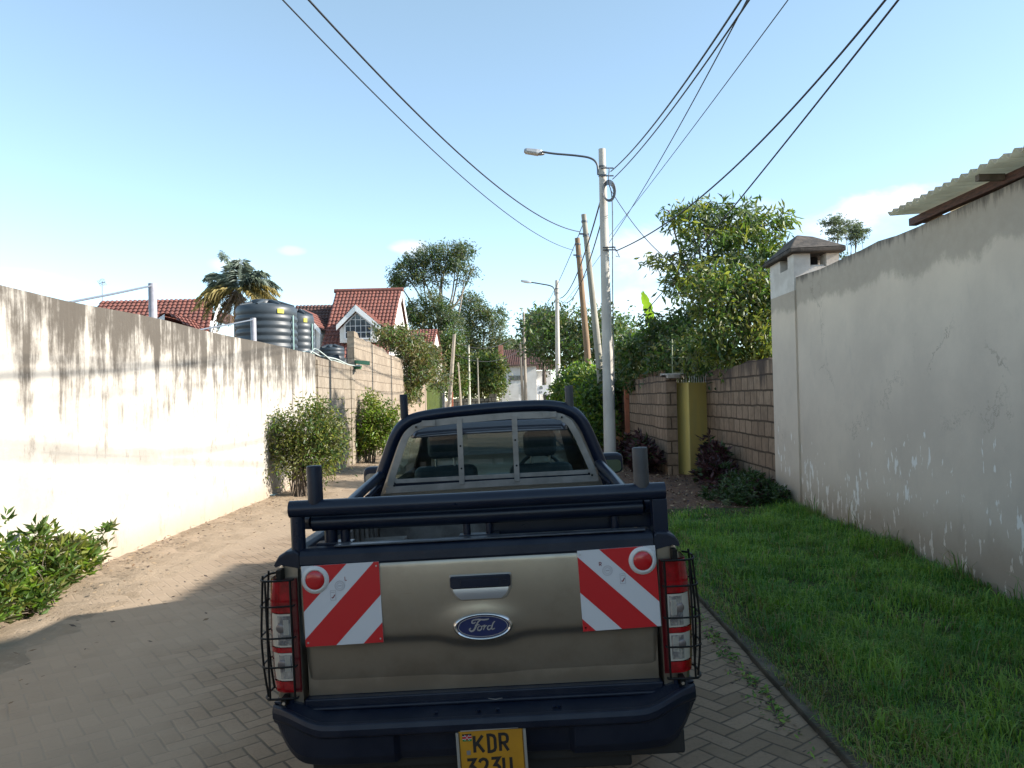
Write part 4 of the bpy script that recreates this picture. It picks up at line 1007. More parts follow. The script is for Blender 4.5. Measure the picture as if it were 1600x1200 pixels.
# ------------------------------------------------------------------ foliage tools
def leaf_cloud(name, blobs, n, size, mats, parent, aspect=.42, per=26, sub=.16, subflat=1.0, droop=.25, upb=0.0, shell=.5, seed=0, rosette=False, bend=.18, jit=.35, probs=None):
    """many small folded leaves gathered in twig clusters spread through ellipsoids"""
    r = np.random.default_rng(seed + 11)
    B = np.array([list(b[:6]) for b in blobs], float); wv = np.array([(b[6] if len(b) > 6 else 1.0) * (b[3] * b[4] * b[5]) ** .72 for b in blobs]); wv /= wv.sum()
    K = max(1, n // per)
    bi = r.choice(len(B), K, p=wv)
    d = r.normal(size=(K, 3)); d /= np.linalg.norm(d, axis=1)[:, None]
    rad = shell + (1 - shell) * r.random(K) ** .6
    rad = rad * r.uniform(.85, 1.12, K)
    cc = B[bi, :3] + d * rad[:, None] * B[bi, 3:6]
    pr = probs or [1 / len(mats)] * len(mats)
    cm = r.choice(len(mats), K, p=pr)
    ci = np.repeat(np.arange(K), per); N = K * per
    if rosette:
        P = cc[ci] + r.normal(size=(N, 3)) * sub * np.array([.25, .25, .6])
        A = r.normal(size=(N, 3)) * np.array([1, 1, .35]) + np.array([0, 0, .45 + upb]) + d[ci] * .35
    else:
        P = cc[ci] + r.normal(size=(N, 3)) * sub * np.array([1, 1, subflat])
        A = r.normal(size=(N, 3)) + d[ci] * .6 + np.array([0, 0, upb - droop])
    A /= np.linalg.norm(A, axis=1)[:, None]
    S = np.cross(A, r.normal(size=(N, 3))); S /= np.linalg.norm(S, axis=1)[:, None] + 1e-9
    Nn = np.cross(A, S)
    L = (size * r.uniform(1 - jit, 1 + jit, N))[:, None]
    Vv = np.stack([P, P + A * L * .5 + S * L * aspect * .5 + Nn * L * bend * .4, P + A * L - Nn * L * bend * .4, P + A * L * .5 - S * L * aspect * .5 + Nn * L * bend * .4], 1).reshape(-1, 3)
    mi = cm[ci]; sw = r.random(N) < .22; mi = np.where(sw, r.integers(0, len(mats), N), mi)
    return quadmesh(name, Vv, mats, mi, parent), cc
BARK = M('grey_bark', (.16, .13, .10), .9, c2=(.09, .07, .055), scale=6, stretch=(1, 1, .3), bump=.6)
PALEBARK = M('pale_bark', (.30, .26, .21), .85, c2=(.16, .13, .10), scale=3, bump=.4)
def tree(name, label, cat, base, trunk_top, blobs, n, size, mats, group=None, bark=BARK, r0=.2, nl=10, lw=.06, **kw):
    rt = T(name, label, cat, tuple(base), group)
    crown, cc = leaf_cloud('crown', blobs, n, size, mats, rt, **kw)
    b = MB(); base = np.array(base, float); tt = np.array(trunk_top, float)
    mid = (base + tt) / 2 + np.array([r0 * random.uniform(-1, 1), 0, 0])
    b.tube([base - np.array([0, 0, .2]), base + (tt - base) * .05, mid, tt], [r0 * 1.25, r0, r0 * .8, r0 * .6], 10)
    rr = random.Random(n)
    for q, bl in enumerate(blobs[:nl]):
        c = np.array(bl[:3]); st = base + (tt - base) * rr.uniform(.62, 1.0)
        m_ = (st + c) / 2 + np.array([rr.uniform(-.1, .1), rr.uniform(-.1, .1), -.06]) * np.linalg.norm(c - st)
        b.tube(spline([st, m_, c], 4), np.linspace(lw, lw * .35, 9), 7)
        for h in range(4):
            e = c + np.array([rr.uniform(-1, 1) * bl[3], rr.uniform(-1, 1) * bl[4], rr.uniform(-.4, 1) * bl[5]]) * .8
            b.tube([c, (c + e) / 2 + np.array([0, 0, .05 * bl[5]]), e], [lw * .4, lw * .28, lw * .12], 5)
    b.build('trunk', bark, rt)
    return rt
def shrub(name, label, cat, base, blobs, n, size, mats, group=None, stems=8, sr=.012, bark=BARK, sprigs=18, **kw):
    rt = T(name, label, cat, tuple(base), group)
    rq = random.Random(len(blobs) * 7 + n); extra = []
    for k in range(sprigs):      # loose sprigs standing out of the mass
        bl = blobs[rq.randrange(len(blobs))]; d = _n([rq.uniform(-1, 1), rq.uniform(-1, 1), rq.uniform(-.2, 1.2)]); f = rq.uniform(1.0, 1.32)
        extra.append((bl[0] + d[0] * bl[3] * f, bl[1] + d[1] * bl[4] * f, bl[2] + d[2] * bl[5] * f, bl[3] * .16, bl[4] * .16, bl[5] * .22, .55))
    blobs = list(blobs) + extra
    cr, cc = leaf_cloud('foliage', blobs, n, size, mats, rt, **kw)
    b = MB(); rr = random.Random(n + 3)
    for k in range(stems):
        e = np.array(cc[rr.randrange(len(cc))]); s0 = np.array(base) + np.array([rr.uniform(-.15, .15), rr.uniform(-.15, .15), -.05])
        b.tube(spline([s0, np.array([s0[0] * .72 + e[0] * .28, s0[1] * .72 + e[1] * .28, s0[2] * .35 + e[2] * .65]), e], 4), np.linspace(sr, sr * .4, 9), 6)
    b.build('stems', bark, rt)
    return rt
LG = leaf_mat('leaf_mid_green', (.105, .175, .042), .4, .4, (.075, .135, .034))
LY = leaf_mat('leaf_yellow_green', (.23, .255, .055), .4, .45, (.17, .20, .045))
LD_ = leaf_mat('leaf_dark_green', (.046, .090, .030), .4, .35)
LB = leaf_mat('leaf_blue_green', (.15, .185, .135), .45, .4, (.10, .135, .10))
LO = leaf_mat('leaf_olive', (.155, .155, .058), .45, .38, (.115, .12, .048))
LBR = leaf_mat('leaf_bright', (.20, .32, .04), .35, .5, (.14, .25, .035))
LDRY = leaf_mat('leaf_brownish', (.19, .15, .075), .6, .3)
PUR = leaf_mat('leaf_purple', (.050, .020, .028), .45, .2, (.03, .014, .018)); PUR2 = leaf_mat('leaf_plum', (.075, .030, .035), .45, .2)

# ------------------------------------------------------------------ shrubs by the left wall
def B(px, py, Y, rx, ry, rz_, w=1): c = at(px, py, Y); return (c[0], c[1], c[2], rx, ry, rz_, w)
shrub('leafy_shrub', 'low lush shrub with bright yellow lower leaves, nearest of the wall shrubs', 'shrub', (-4.62, 7.3, 0),
      [(-4.8, 6.6, .30, .32, .65, .26), (-4.8, 7.5, .32, .30, .65, .27), (-4.85, 8.3, .26, .25, .45, .22), (-4.6, 6.3, .20, .30, .5, .16), (-4.7, 5.6, .28, .4, .6, .26), (-4.62, 7.2, .14, .22, .5, .12), (-4.85, 6.9, .62, .15, .35, .08, .4), (-4.85, 7.7, .62, .12, .3, .07, .35), (-4.72, 8.75, .44, .12, .2, .12, .35), (-4.8, 6.2, .62, .2, .2, .08, .35), (-4.95, 7.3, .80, .06, .25, .05, .25)],
      8200, .105, [LG, LY, LBR, LO], None, 60, .006, aspect=.28, per=11, sub=.05, rosette=True, upb=.1, shell=.35, seed=1, bend=.35, probs=[.46, .26, .12, .16])
shrub('leafy_shrub', 'round dense olive green shrub with bare lower stems against the sunlit cream wall', 'shrub', (-4.55, 15.9, 0),
      [B(483, 668, 15.9, .55, .5, .52), B(440, 685, 15.8, .38, .4, .42), B(515, 690, 16.2, .33, .45, .46), B(472, 716, 15.8, .46, .4, .34), B(446, 730, 15.6, .18, .25, .2, .5), B(504, 726, 16, .24, .3, .26), B(415, 662, 15.7, .18, .2, .22, .4), B(505, 640, 16.2, .25, .25, .2, .5), B(490, 636, 15.9, .22, .25, .14, .4), B(445, 655, 15.8, .2, .2, .2, .4), B(530, 660, 16.2, .14, .2, .3, .4), B(408, 700, 15.7, .10, .2, .2, .3)],
      9500, .088, [LG, LO, LY, LD_], None, 44, .014, sprigs=46, aspect=.36, per=18, sub=.12, shell=.4, seed=2, probs=[.30, .44, .18, .08])
shrub('leafy_shrub', 'narrow upright shrub, bright yellow green on one side, near the tall tan wall', 'shrub', (-4.7, 24.2, 0),
      [B(583, 670, 24.2, .5, .45, .55), B(598, 658, 24.3, .42, .4, .6), B(570, 690, 24.2, .35, .35, .5), B(578, 632, 24.3, .25, .3, .35, .6), B(604, 688, 24.1, .3, .3, .45)],
      7600, .11, [LY, LBR, LG, LO], None, 22, .016, sprigs=34, aspect=.4, per=22, sub=.1, shell=.5, seed=3, probs=[.42, .22, .24, .12])
shrub('creeper', 'tangled climber spilling over the top of the tall tan wall below the red roof', 'climber', (-5.0, 34.5, 2.5),
      [B(645, 545, 34.5, .8, 1.6, .55), B(620, 528, 33, .7, 1.2, .4), B(655, 575, 35.5, .7, 1.5, .7), B(640, 600, 35, .4, 1, .7), B(672, 560, 37, .6, 1.2, .6), B(685, 590, 39, .4, 1, .6, .6), B(600, 522, 32, .5, .8, .22, .6), B(643, 625, 35, .25, .6, .4, .5)],
      11000, .17, [LO, LG, LDRY, LB], None, 20, .02, aspect=.4, per=20, sub=.16, shell=.4, seed=4, probs=[.4, .2, .25, .15])

# scrap on the ground
b = MB(); c = gr(419, 776); b.grid(lambda u, v: (c[0] + .24 * (u - .5) + .03 * v, c[1] + .3 * (v - .5), rz(c[0]) + .015 + .035 * abs(sin(5 * u + 3 * v))), 8, 8)
tag(b.build('plastic_scrap', M('pale_blue_plastic', (.42, .62, .68), .35), origin=(c[0], c[1], 0)), 'crumpled pale blue plastic scrap on the ground by the round shrub', 'litter')

# ------------------------------------------------------------------ right side planting
def low_plants(name, label, cat, blobs, n, size, mats, base, seed, **kw): return shrub(name, label, cat, base, blobs, n, size, mats, None, 10, .008, per=14, sub=.05, rosette=True, aspect=.34, shell=.35, seed=seed, **kw)
low_plants('purple_plant', 'purple leaved clump in front of the far stone wall, beside the lamp pole', 'plant', [(3.2, 20.5, .45, .28, 1.6, .35), (3.05, 18.9, .40, .35, 1.0, .38), (2.75, 21.5, .3, .4, 1.2, .28)], 5200, .16, [PUR, PUR2, LD_], (3.1, 20, .1), 21, probs=[.5, .38, .12])
low_plants('purple_plant', 'purple leaved clump at the foot of the mustard yellow gate', 'plant', [(4.15, 16.4, .42, .28, .75, .40), (3.95, 15.6, .3, .4, .8, .28), (4.2, 17.1, .45, .2, .4, .42)], 3600, .13, [PUR, PUR2, LD_], (4.1, 16.2, .1), 22, probs=[.5, .35, .15])
low_plants('ground_shrub', 'low dark green mat forming shrub between the grass and the brown stone wall', 'shrub', [(4.1, 14.0, .24, .42, 1.1, .20), (3.8, 13.3, .16, .45, .8, .16), (4.25, 12.9, .18, .22, .5, .16)], 6500, .085, [LD_, LD_, LB, PUR], (4.1, 13.7, .1), 23, probs=[.45, .25, .2, .1])
n = 2600; x = rng.uniform(1.7, 4.4, n); y = rng.uniform(10.5, 21, n); P = np.stack([x, y, [vz(a, b_) + .012 for a, b_ in zip(x, y)]], 1)
kind(flat_leaves('leaf_litter', P, rng.uniform(.03, .09, n), [LIT[0], LIT[1], LIT[2], PUR], rng.integers(0, 4, n), .6), 'stuff')
# weeds along the foot of the grey wall
n = 420; yy_ = rng.uniform(5, 12.2, n); P = np.stack([4.44 - np.abs(rng.normal(0, .05, n)), yy_, [vz(4.4, a) for a in yy_]], 1)
kind(blades('weeds', P, rng.uniform(.12, .34, n) * (1 + .6 * np.sin(yy_ * 5)), rng.uniform(.006, .014, n), rng.uniform(.2, .8, n), [GR[1], GR[2], LO], rng.integers(0, 3, n)), 'stuff')

tree('feathery_tree', 'tall loose tree with feathery drooping leaf sprays, above the brown stone wall', 'tree', (6.0, 20.5, 0), at(1120, 470, 20.5),
     [B(1075, 345, 20.5, .7, .9, .34), B(1140, 340, 20.8, .9, 1.0, .38), B(1195, 352, 21, .7, .9, .35), B(1110, 372, 20, .8, .9, .30), B(1165, 385, 20.5, .8, .9, .38), B(1050, 400, 20, .55, .7, .30),
      B(1075, 425, 19.8, .6, .7, .34), B(1055, 445, 19.6, .35, .5, .25), B(1135, 420, 20.3, .8, .9, .40), B(1205, 400, 21, .5, .8, .4), B(1045, 330, 20.5, .30, .4, .14, .5), B(1180, 440, 20.5, .8, .8, .45), B(1100, 325, 20.8, .5, .5, .18)],
     5600, .23, [LG, LB, LD_, LY], None, BARK, .12, 13, .045, per=26, sub=.17, subflat=.4, droop=.65, aspect=.24, shell=.5, seed=31, probs=[.46, .20, .10, .24])
shrub('garden_bush', 'big yellowish green bush with hanging leaves over the brown stone wall', 'bush', (5.6, 17.2, 0),
      [B(1120, 470, 17.2, .65, .8, .5), B(1165, 465, 17.4, .7, .8, .6), B(1200, 500, 17.2, .45, .8, .8), B(1140, 520, 17, .7, .8, .5), B(1190, 545, 16.6, .5, .8, .45), B(1085, 545, 17.6, .5, .7, .35, .8), B(1105, 440, 17.4, .35, .5, .3, .6), B(1195, 450, 17.2, .35, .6, .4, .7), B(1150, 560, 17, .5, .5, .3), B(1195, 562, 16.4, .45, .5, .3)],
      8400, .15, [LY, LO, LG, LD_], None, 30, .018, PALEBARK, aspect=.36, per=20, sub=.14, shell=.35, droop=.7, seed=32, probs=[.36, .24, .22, .18])
shrub('garden_bush', 'dark green spreading bush behind the spiked stone wall', 'bush', (5.0, 23.5, 0),
      [B(1040, 530, 22, .7, .9, .6), B(1010, 545, 23.5, .8, .9, .5), B(1075, 520, 21, .5, .8, .6), B(985, 560, 25, .7, .9, .5), B(1060, 555, 20.5, .6, .8, .45), B(1100, 565, 19.5, .6, .8, .35), B(1000, 588, 23.5, .7, .8, .4), B(1045, 583, 21.5, .6, .7, .4), B(1082, 578, 20.3, .5, .7, .35), B(965, 590, 26, .6, .8, .4), B(1125, 566, 18.5, .5, .7, .35)],
      15000, .17, [LD_, LG, LB, LO], None, 16, .02, aspect=.4, per=20, sub=.16, shell=.35, droop=.5, seed=33, probs=[.46, .26, .16, .12])
# banana plant
bn = T('banana_plant', 'banana plant with one upright torn leaf, above the dark bush', 'plant', tuple(at(1005, 600, 24.5) * np.array([1, 1, 0])))
def banana_leaf(p0, p1, p2, wd):
    mid = spline([p0, p1, p2], 12); b = MB(); V = []; n_ = len(mid)
    for i, c in enumerate(mid):
        t = i / (n_ - 1); w_ = wd * (sin(pi * min(1, t * .96 + .03)) ** .55) * (1 - .25 * (i % 5 == 2)); sd = np.array([.55, -.75, .25]); sd = sd / np.linalg.norm(sd)
        V += [c - sd * w_ * .5 + np.array([0, 0, .05]), c - np.array([0, 0, .02]), c + sd * w_ * .5 + np.array([0, 0, .05])]
    b.add(V, [f for i in range(n_ - 1) for f in ((3 * i, 3 * i + 1, 3 * i + 4, 3 * i + 3), (3 * i + 1, 3 * i + 2, 3 * i + 5, 3 * i + 4))], 0, True)
    return b
c = at(1012, 560, 24.5)
banana_leaf(at(1018, 518, 24.5), at(1014, 490, 24.4), at(1003, 457, 24.2), .42).build('leaf', LBR, bn)
banana_leaf(at(1012, 555, 24.5), at(985, 525, 24.2), at(975, 550, 24), .40).build('leaf', LBR, bn)
banana_leaf(at(1015, 555, 24.5), at(1035, 522, 24.2), at(1062, 530, 24), .40).build('leaf', LG, bn)
b = MB(); b.tube([(c[0], c[1], -.1), c, at(1017, 515, 24.5)], [.13, .09, .03], 10); b.build('stem', M('banana_stem', (.16, .17, .06), .6, c2=(.10, .10, .04), stretch=(1, 1, .2), scale=9), bn)
# ladder
ld = T('ladder', 'narrow pale green metal ladder standing behind the spikes of the mustard gate', 'ladder', tuple(at(1058, 600, 19.6) * np.array([1, 1, 0])))
b = MB(); pA, pB = at(1050, 530, 19.6), at(1050, 590, 19.6); pC, pD = at(1066, 530, 19.6), at(1066, 590, 19.6)
for q in (pB, pD): q[2] = .2
b.tube([pA, pB], .016, 6); b.tube([pC, pD], .016, 6); b.build('rails', M('pale_green_paint', (.30, .32, .20), .5), ld)
for k in range(9):
    t = .03 + k * .12; b = MB(); b.tube([pA + (pB - pA) * t, pC + (pD - pC) * t], .012, 6); b.build('rung', bpy.data.materials['pale_green_paint'], ld)

# verge creeper beyond the lamp pole and far trees on the right
shrub('hedge_bush', 'bright green leafy bush growing behind the foot of the lamp pole', 'bush', (2.9, 27, 0),
      [B(925, 640, 26, .7, 1.2, .7), B(905, 625, 28, .8, 1.2, .8), B(935, 605, 27, .5, 1, .5), B(888, 614, 30, .6, 1.4, .4), B(905, 592, 29, .5, 1, .35), B(930, 670, 25, .6, 1, .6)],
      15000, .19, [LG, LBR, LY, LD_], None, 14, .03, aspect=.4, per=20, sub=.17, shell=.4, seed=41, probs=[.42, .14, .18, .26])
tree('round_tree', 'broad dark green tree behind the second lamp pole, beyond the lane', 'tree', (4.5, 52, 0), at(905, 560, 52),
     [B(850, 510, 52, 1.5, 2, .9), B(895, 505, 52, 1.7, 2, 1.0), B(940, 510, 50, 1.7, 2, 1.1), B(870, 545, 51, 2.2, 2, 1.3), B(930, 550, 49, 2.2, 2, 1.4), B(970, 540, 47, 1.6, 2, 1.5), B(858, 548, 52, .9, 2, .8)],
     9500, .30, [LG, LO, LD_, LB], None, BARK, .3, 8, .1, per=24, sub=.35, shell=.5, seed=42, probs=[.3, .26, .30, .14])
tree('dark_tree', 'dark rounded tree crown just above the white house roof', 'tree', (2.6, 66, 0), at(850, 560, 66),
     [B(852, 498, 66, 1.4, 2, .6), B(835, 510, 66, 1.0, 2, .6), B(868, 508, 66, 1.2, 2, .7), B(848, 525, 66, 1.6, 2, .8)],
     6000, .34, [LD_, LB], None, BARK, .25, 4, .1, per=24, sub=.3, shell=.5, seed=43)
for k, (px, py, dd, sc) in enumerate(((1308, 352, 60, 1.0), (1336, 364, 63, .8))):
    c = at(px, py, dd)
    tree('umbrella_tree', ('taller of two flat topped slender trees beside the mossy stack cap', 'shorter of two flat topped slender trees beside the mossy stack cap')[k], 'tree', (c[0], dd, 0), (c[0], dd, c[2] - .5),
         [(c[0] - .45 * sc, dd, c[2] + .25 * sc, .85 * sc, .9, .10), (c[0] + .55 * sc, dd, c[2] + .10, .85 * sc, .9, .10), (c[0], dd, c[2] - .40 * sc, 1.0 * sc, .9, .09), (c[0] + .1, dd, c[2] + .62 * sc, .55 * sc, .6, .08), (c[0] - .2, dd, c[2] - .95 * sc, .6 * sc, .6, .08, .5), (c[0] + .3, dd, c[2] - 2.3 * sc, .45 * sc, .4, .2, .3)],
         1300, .26, [LB, LB], 'flat topped trees behind the wall', BARK, .07, 5, .04, per=16, sub=.2, subflat=.4, shell=.2, aspect=.3, seed=50 + k)

# ------------------------------------------------------------------ far trees on the left and at the end of the lane
tree('gum_tree', 'tall eucalyptus with open clumped crown and bare branches, highest tree in view', 'tree', tuple(at(690, 622, 88) * np.array([1, 1, 0])), at(687, 500, 88),
     [B(632, 425, 88, 1.6, 2, 1.1), B(650, 408, 88, 1.5, 2, .9), B(672, 398, 88, 1.6, 2, 1.0), B(700, 392, 88, 1.7, 2, 1.0), B(722, 392, 88, 1.4, 2, .9), B(690, 415, 88, 1.6, 2, 1.0), B(712, 415, 88, 1.4, 2, .9), B(660, 432, 88, 1.5, 2, .9), B(622, 440, 88, 1.1, 2, .6), B(735, 425, 88, .9, 1.2, .6), B(725, 440, 88, .9, 1.2, .4, .6), B(690, 438, 88, 1.0, 1.2, .6, .7),
      B(650, 485, 86, 1.6, 2, 1.2), B(675, 470, 86, 1.5, 2, 1.1), B(695, 490, 86, 1.5, 2, 1.4), B(665, 505, 86, 1.8, 2, 1.2), B(708, 510, 86, 1.2, 2, 1.5), B(640, 500, 86, 1.1, 2, .9)],
     17000, .36, [LB, LO, LD_, LG], None, PALEBARK, .42, 18, .16, per=20, sub=.30, shell=.45, seed=61, aspect=.3, droop=.5, probs=[.42, .20, .28, .10])
tree('gum_tree', 'shorter grey green eucalyptus just beside the tallest tree, above the lane end', 'tree', tuple(at(752, 622, 92) * np.array([1, 1, 0])), at(752, 545, 92),
     [B(735, 470, 92, 1.4, 2, .9), B(748, 485, 92, 1.3, 2, 1.0), B(728, 500, 92, 1.3, 2, 1.3), B(770, 495, 92, 1.6, 2, 1.2), B(775, 520, 92, 1.3, 2, 1.3), B(740, 525, 92, 1.5, 2, 1.3), B(782, 540, 92, 1.2, 2, 1.0), B(722, 540, 92, 1.4, 2, 1.4), B(755, 550, 92, 1.6, 2, 1.0)],
     10500, .36, [LB, LO, LG, LD_], None, PALEBARK, .32, 9, .12, per=20, sub=.32, shell=.45, seed=62, aspect=.3, droop=.5, probs=[.45, .25, .15, .15])
tree('garden_tree', 'mid green tree behind the leaning bare pole, next to the small red roof', 'tree', tuple(at(705, 625, 60) * np.array([1, 1, 0])), at(705, 590, 60),
     [B(705, 540, 60, .8, 1.4, 1.2), B(697, 560, 60, .8, 1.4, 1.2), B(712, 565, 60, .8, 1.4, 1.2), B(700, 585, 60, .9, 1.4, 1.0), B(712, 600, 60, .9, 1.4, .9)],
     8000, .26, [LG, LO, LD_], None, BARK, .15, 5, .06, per=20, sub=.25, shell=.4, seed=63)
tree('garden_tree', 'dense olive green trees massed at the end of the lane before the white house', 'tree', tuple(at(750, 625, 70) * np.array([1, 1, 0])), at(750, 590, 70),
     [B(728, 580, 70, 1.3, 2, 1.1), B(752, 575, 70, 1.3, 2, 1.2), B(772, 575, 70, 1.1, 2, 1.2), B(740, 600, 69, 1.5, 2, 1.0), B(765, 602, 69, 1.3, 2, 1.0), B(720, 605, 69, 1.1, 2, .9), B(778, 598, 69, .5, 2, 1.2)],
     13000, .30, [LO, LG, LD_, LY], None, BARK, .2, 7, .08, per=20, sub=.28, shell=.45, seed=64, probs=[.36, .26, .28, .10])
tree('treeline_tree', 'pale hazy tree tops low behind the white house roof', 'tree', tuple(at(800, 622, 120) * np.array([1, 1, 0])), at(800, 580, 120),
     [B(790, 545, 120, 2.2, 3, 1.2), B(812, 540, 120, 2.0, 3, 1.0), B(775, 560, 120, 2.5, 3, 1.6), B(830, 548, 120, 2.4, 3, 1.2)],
     5000, .5, [LB, LO], None, BARK, .3, 4, .12, per=20, sub=.5, shell=.4, seed=65)

# palm
pm = T('palm_tree', 'feather palm with green crown over yellowed fronds, behind the largest water tank', 'palm', tuple(at(375, 560, 30) * np.array([1, 1, 0])))
cpt = at(372, 452, 30)
b = MB(); b.tube([(cpt[0], cpt[1], 0), (cpt[0], cpt[1], cpt[2] - .8), cpt], [.2, .17, .12], 12); b.build('trunk', BARK, pm)
FG = leaf_mat('frond_green', (.36, .42, .36), .45, .6, (.30, .36, .31), (1.1, 1.1, .95)); FYL = leaf_mat('frond_yellow', (.52, .43, .19), .5, .55, (.44, .38, .18), (1.1, 1.05, .7)); FDR = leaf_mat('frond_dry', (.40, .29, .21), .7, .35, (.32, .23, .17))
def frond(dirx, diry, up, L, sag, mat, wl_=.55, seed=0):
    r = np.random.default_rng(seed); d = _n([dirx, diry, up]); pts = []
    for i in range(22):
        t = i / 21; pts.append(cpt + d * L * t + np.array([0, 0, -sag * L * t ** 2.1]))
    b = MB(); b.tube(pts, np.linspace(.025, .006, 22), 5)
    o = b.build('frond', mat, pm)
    V = []
    for i in range(2, 22):
        for rep in range(3):
            t = i / 21 + r.uniform(-.02, .02); c = pts[min(21, i)]; tg_ = _n(pts[min(21, i)] - pts[i - 1]); sd = _n(np.cross(tg_, [0, 0, 1]) + 1e-6)
            for s in (-1, 1):
                ll = wl_ * (sin(pi * min(1, t * .85 + .12)) ** .7) * r.uniform(.8, 1.15)
                a = _n(sd * s * r.uniform(.5, 1) + tg_ * r.uniform(.3, .8) + np.array([0, 0, r.uniform(-.75, .15)]))
                q = _n(np.cross(a, tg_)) * .011; m_ = c + a * ll * .55; e = c + a * ll + np.array([0, 0, -.28 * ll])
                V += [c, m_ + q + tg_ * .007, e, m_ - q - tg_ * .007]
    lv = quadmesh('leaflets', np.array(V), [mat], np.zeros(len(V) // 4, int), o)
for k, f in enumerate(((-.75, -.2, 1.0, 2.05, .62), (.72, .1, 1.1, 2.1, .55), (-.25, .3, 1.3, 1.6, .25), (.25, -.3, 1.35, 1.65, .3), (.9, -.2, .95, 1.75, .62), (-.85, .1, .85, 1.75, .7), (-.95, .4, .7, 1.95, .62), (.95, .3, .8, 2.1, .6))): frond(*f, FG, .62, k)
for k, f in enumerate(((-1, -.1, .42, 1.75, .62), (-.9, -.5, .2, 1.7, .7), (1, -.2, .35, 1.6, .65), (.9, -.6, .15, 1.6, .75), (-.8, .6, .3, 1.6, .7), (.7, .6, .3, 1.5, .7), (.95, .2, .1, 1.55, .7), (-1, .3, .1, 1.6, .75), (1.0, -.1, .5, 1.9, .6), (1, .3, .3, 1.85, .66))): frond(*f, FYL, .58, 20 + k)
for k, f in enumerate(((-.5, -.4, -.7, 1.3, .6), (.3, -.5, -.8, 1.2, .5), (-.8, .1, -.6, 1.35, .6), (-.1, -.6, -.9, 1.2, .4), (-.65, -.2, -.9, 1.3, .5))): frond(*f, FDR, .4, 40 + k)
b = MB(); b.tube([cpt, at(362, 425, 30), at(352, 398, 30)], [.04, .03, .02], 6); b.build('spear_leaf', FG, pm)
lf, _cc = leaf_cloud('spear_tuft', [tuple(at(351, 399, 30)) + (.10, .1, .14)], 160, .2, [FG], pm, aspect=.12, per=20, sub=.05, seed=9)

# ------------------------------------------------------------------ houses
TILE = M('red_clay_tiles', (.225, .080, .058), .8, c2=(.14, .058, .047), scale=3.5, bump=.25, contrast=(.3, .7), detail=9); TILE2 = M('brown_clay_tiles', (.115, .055, .045), .8, c2=(.07, .038, .033), scale=2)
WALLW = M('white_render', (.74, .72, .68), .85, c2=(.62, .59, .54), scale=.8); TRIMW = M('white_boards', (.80, .79, .77), .6)
def tiled(b, a, bb, c, d, rib=.22, row=.34, m=0):
    """pantile slope: a,b along the eave, c,d along the ridge (a under d)"""
    a, bb, c, d = [np.array(p, float) for p in (a, bb, c, d)]
    Lw = max(np.linalg.norm(bb - a), np.linalg.norm(c - d)); Lh = max(np.linalg.norm(d - a), np.linalg.norm(c - bb))
    nn = np.cross(bb - a, d - a); nn = nn / np.linalg.norm(nn); nr, nw = max(1, round(Lw / rib)), max(1, round(Lh / row))
    def fn(u, v):
        p = (a + (bb - a) * u) * (1 - v) + (d + (c - d) * u) * v
        ph = (v * nw) % 1.0
        return p + nn * (.05 * abs(sin(pi * u * nr)) + .045 * (1 - ph))
    def fn2(u, v):      # v runs in pairs so each course has a step
        return fn(u, v)
    nu = nr * 6; rows = []
    for j in range(nw):
        for e in (.001, .999): rows.append((j + e) / nw)
    vs = [fn(i / nu, v) for v in rows for i in range(nu + 1)]
    b.add(vs, [(j * (nu + 1) + i, j * (nu + 1) + i + 1, (j + 1) * (nu + 1) + i + 1, (j + 1) * (nu + 1) + i) for j in range(len(rows) - 1) for i in range(nu)], m, False)
def slab(b, pts, th, m=0):      # a planar polygon given thickness along its normal
    P = [np.array(p, float) for p in pts]; nn = np.cross(P[1] - P[0], P[2] - P[0]); nn = nn / np.linalg.norm(nn) * th; n = len(P)
    b.add(P + [p - nn for p in P], [tuple(range(n)), tuple(range(2 * n - 1, n - 1, -1))] + [(i, n + i, n + (i + 1) % n, (i + 1) % n) for i in range(n)], m)
LATT = M('window_bars', (.72, .72, .72), .5); PANE = M('dark_pane', (.05, .06, .075), .08, coat=.6)

# main red-roofed house
hs = T('tiled_house', 'house with steep red tile roof and big gabled dormer window, beside the tanks', 'house', (-8, 44, 0))
rL, rR = at(525, 457, 45.5), at(627, 453, 45.5); eL, eR = at(497, 560, 40.5), at(627, 560, 40.5); zr = (rL[2] + rR[2]) / 2
rL[2] = rR[2] = zr; eL[2] = eR[2] = (eL[2] + eR[2]) / 2; eR[0] = rR[0]
b = MB(); tiled(b, eL, eR, rR, rL); back = np.array([0, 10, 0])
b.add([rL, rR, (rR[0], 50.5, eR[2]), (rL[0], 50.5, eR[2])], [(0, 1, 2, 3)]); b.tube([rL + np.array([-.1, 0, .05]), rR + np.array([.12, 0, .05])], .13, 8)
b.build('roof', TILE, hs)
b = MB(); zb = eR[2]; xg = rR[0] - .12
b.prism([(40.7, -.1), (50.3, -.1), (50.3, zb), (45.5, zr - .2), (40.7, zb)], eL[0] + .5, xg, 'x', 0)
b.build('wall', WALLW, hs)
b = MB(); slab(b, [(xg + .14, 40.4, zb - .05), (xg + .14, 45.5, zr + .02), (xg + .14, 45.5, zr - .25), (xg + .14, 40.4, zb - .33)], .05); slab(b, [(xg + .14, 50.6, zb - .33), (xg + .14, 45.5, zr - .25), (xg + .14, 45.5, zr + .02), (xg + .14, 50.6, zb - .05)], .05)
b.build('barge_board', TRIMW, hs)
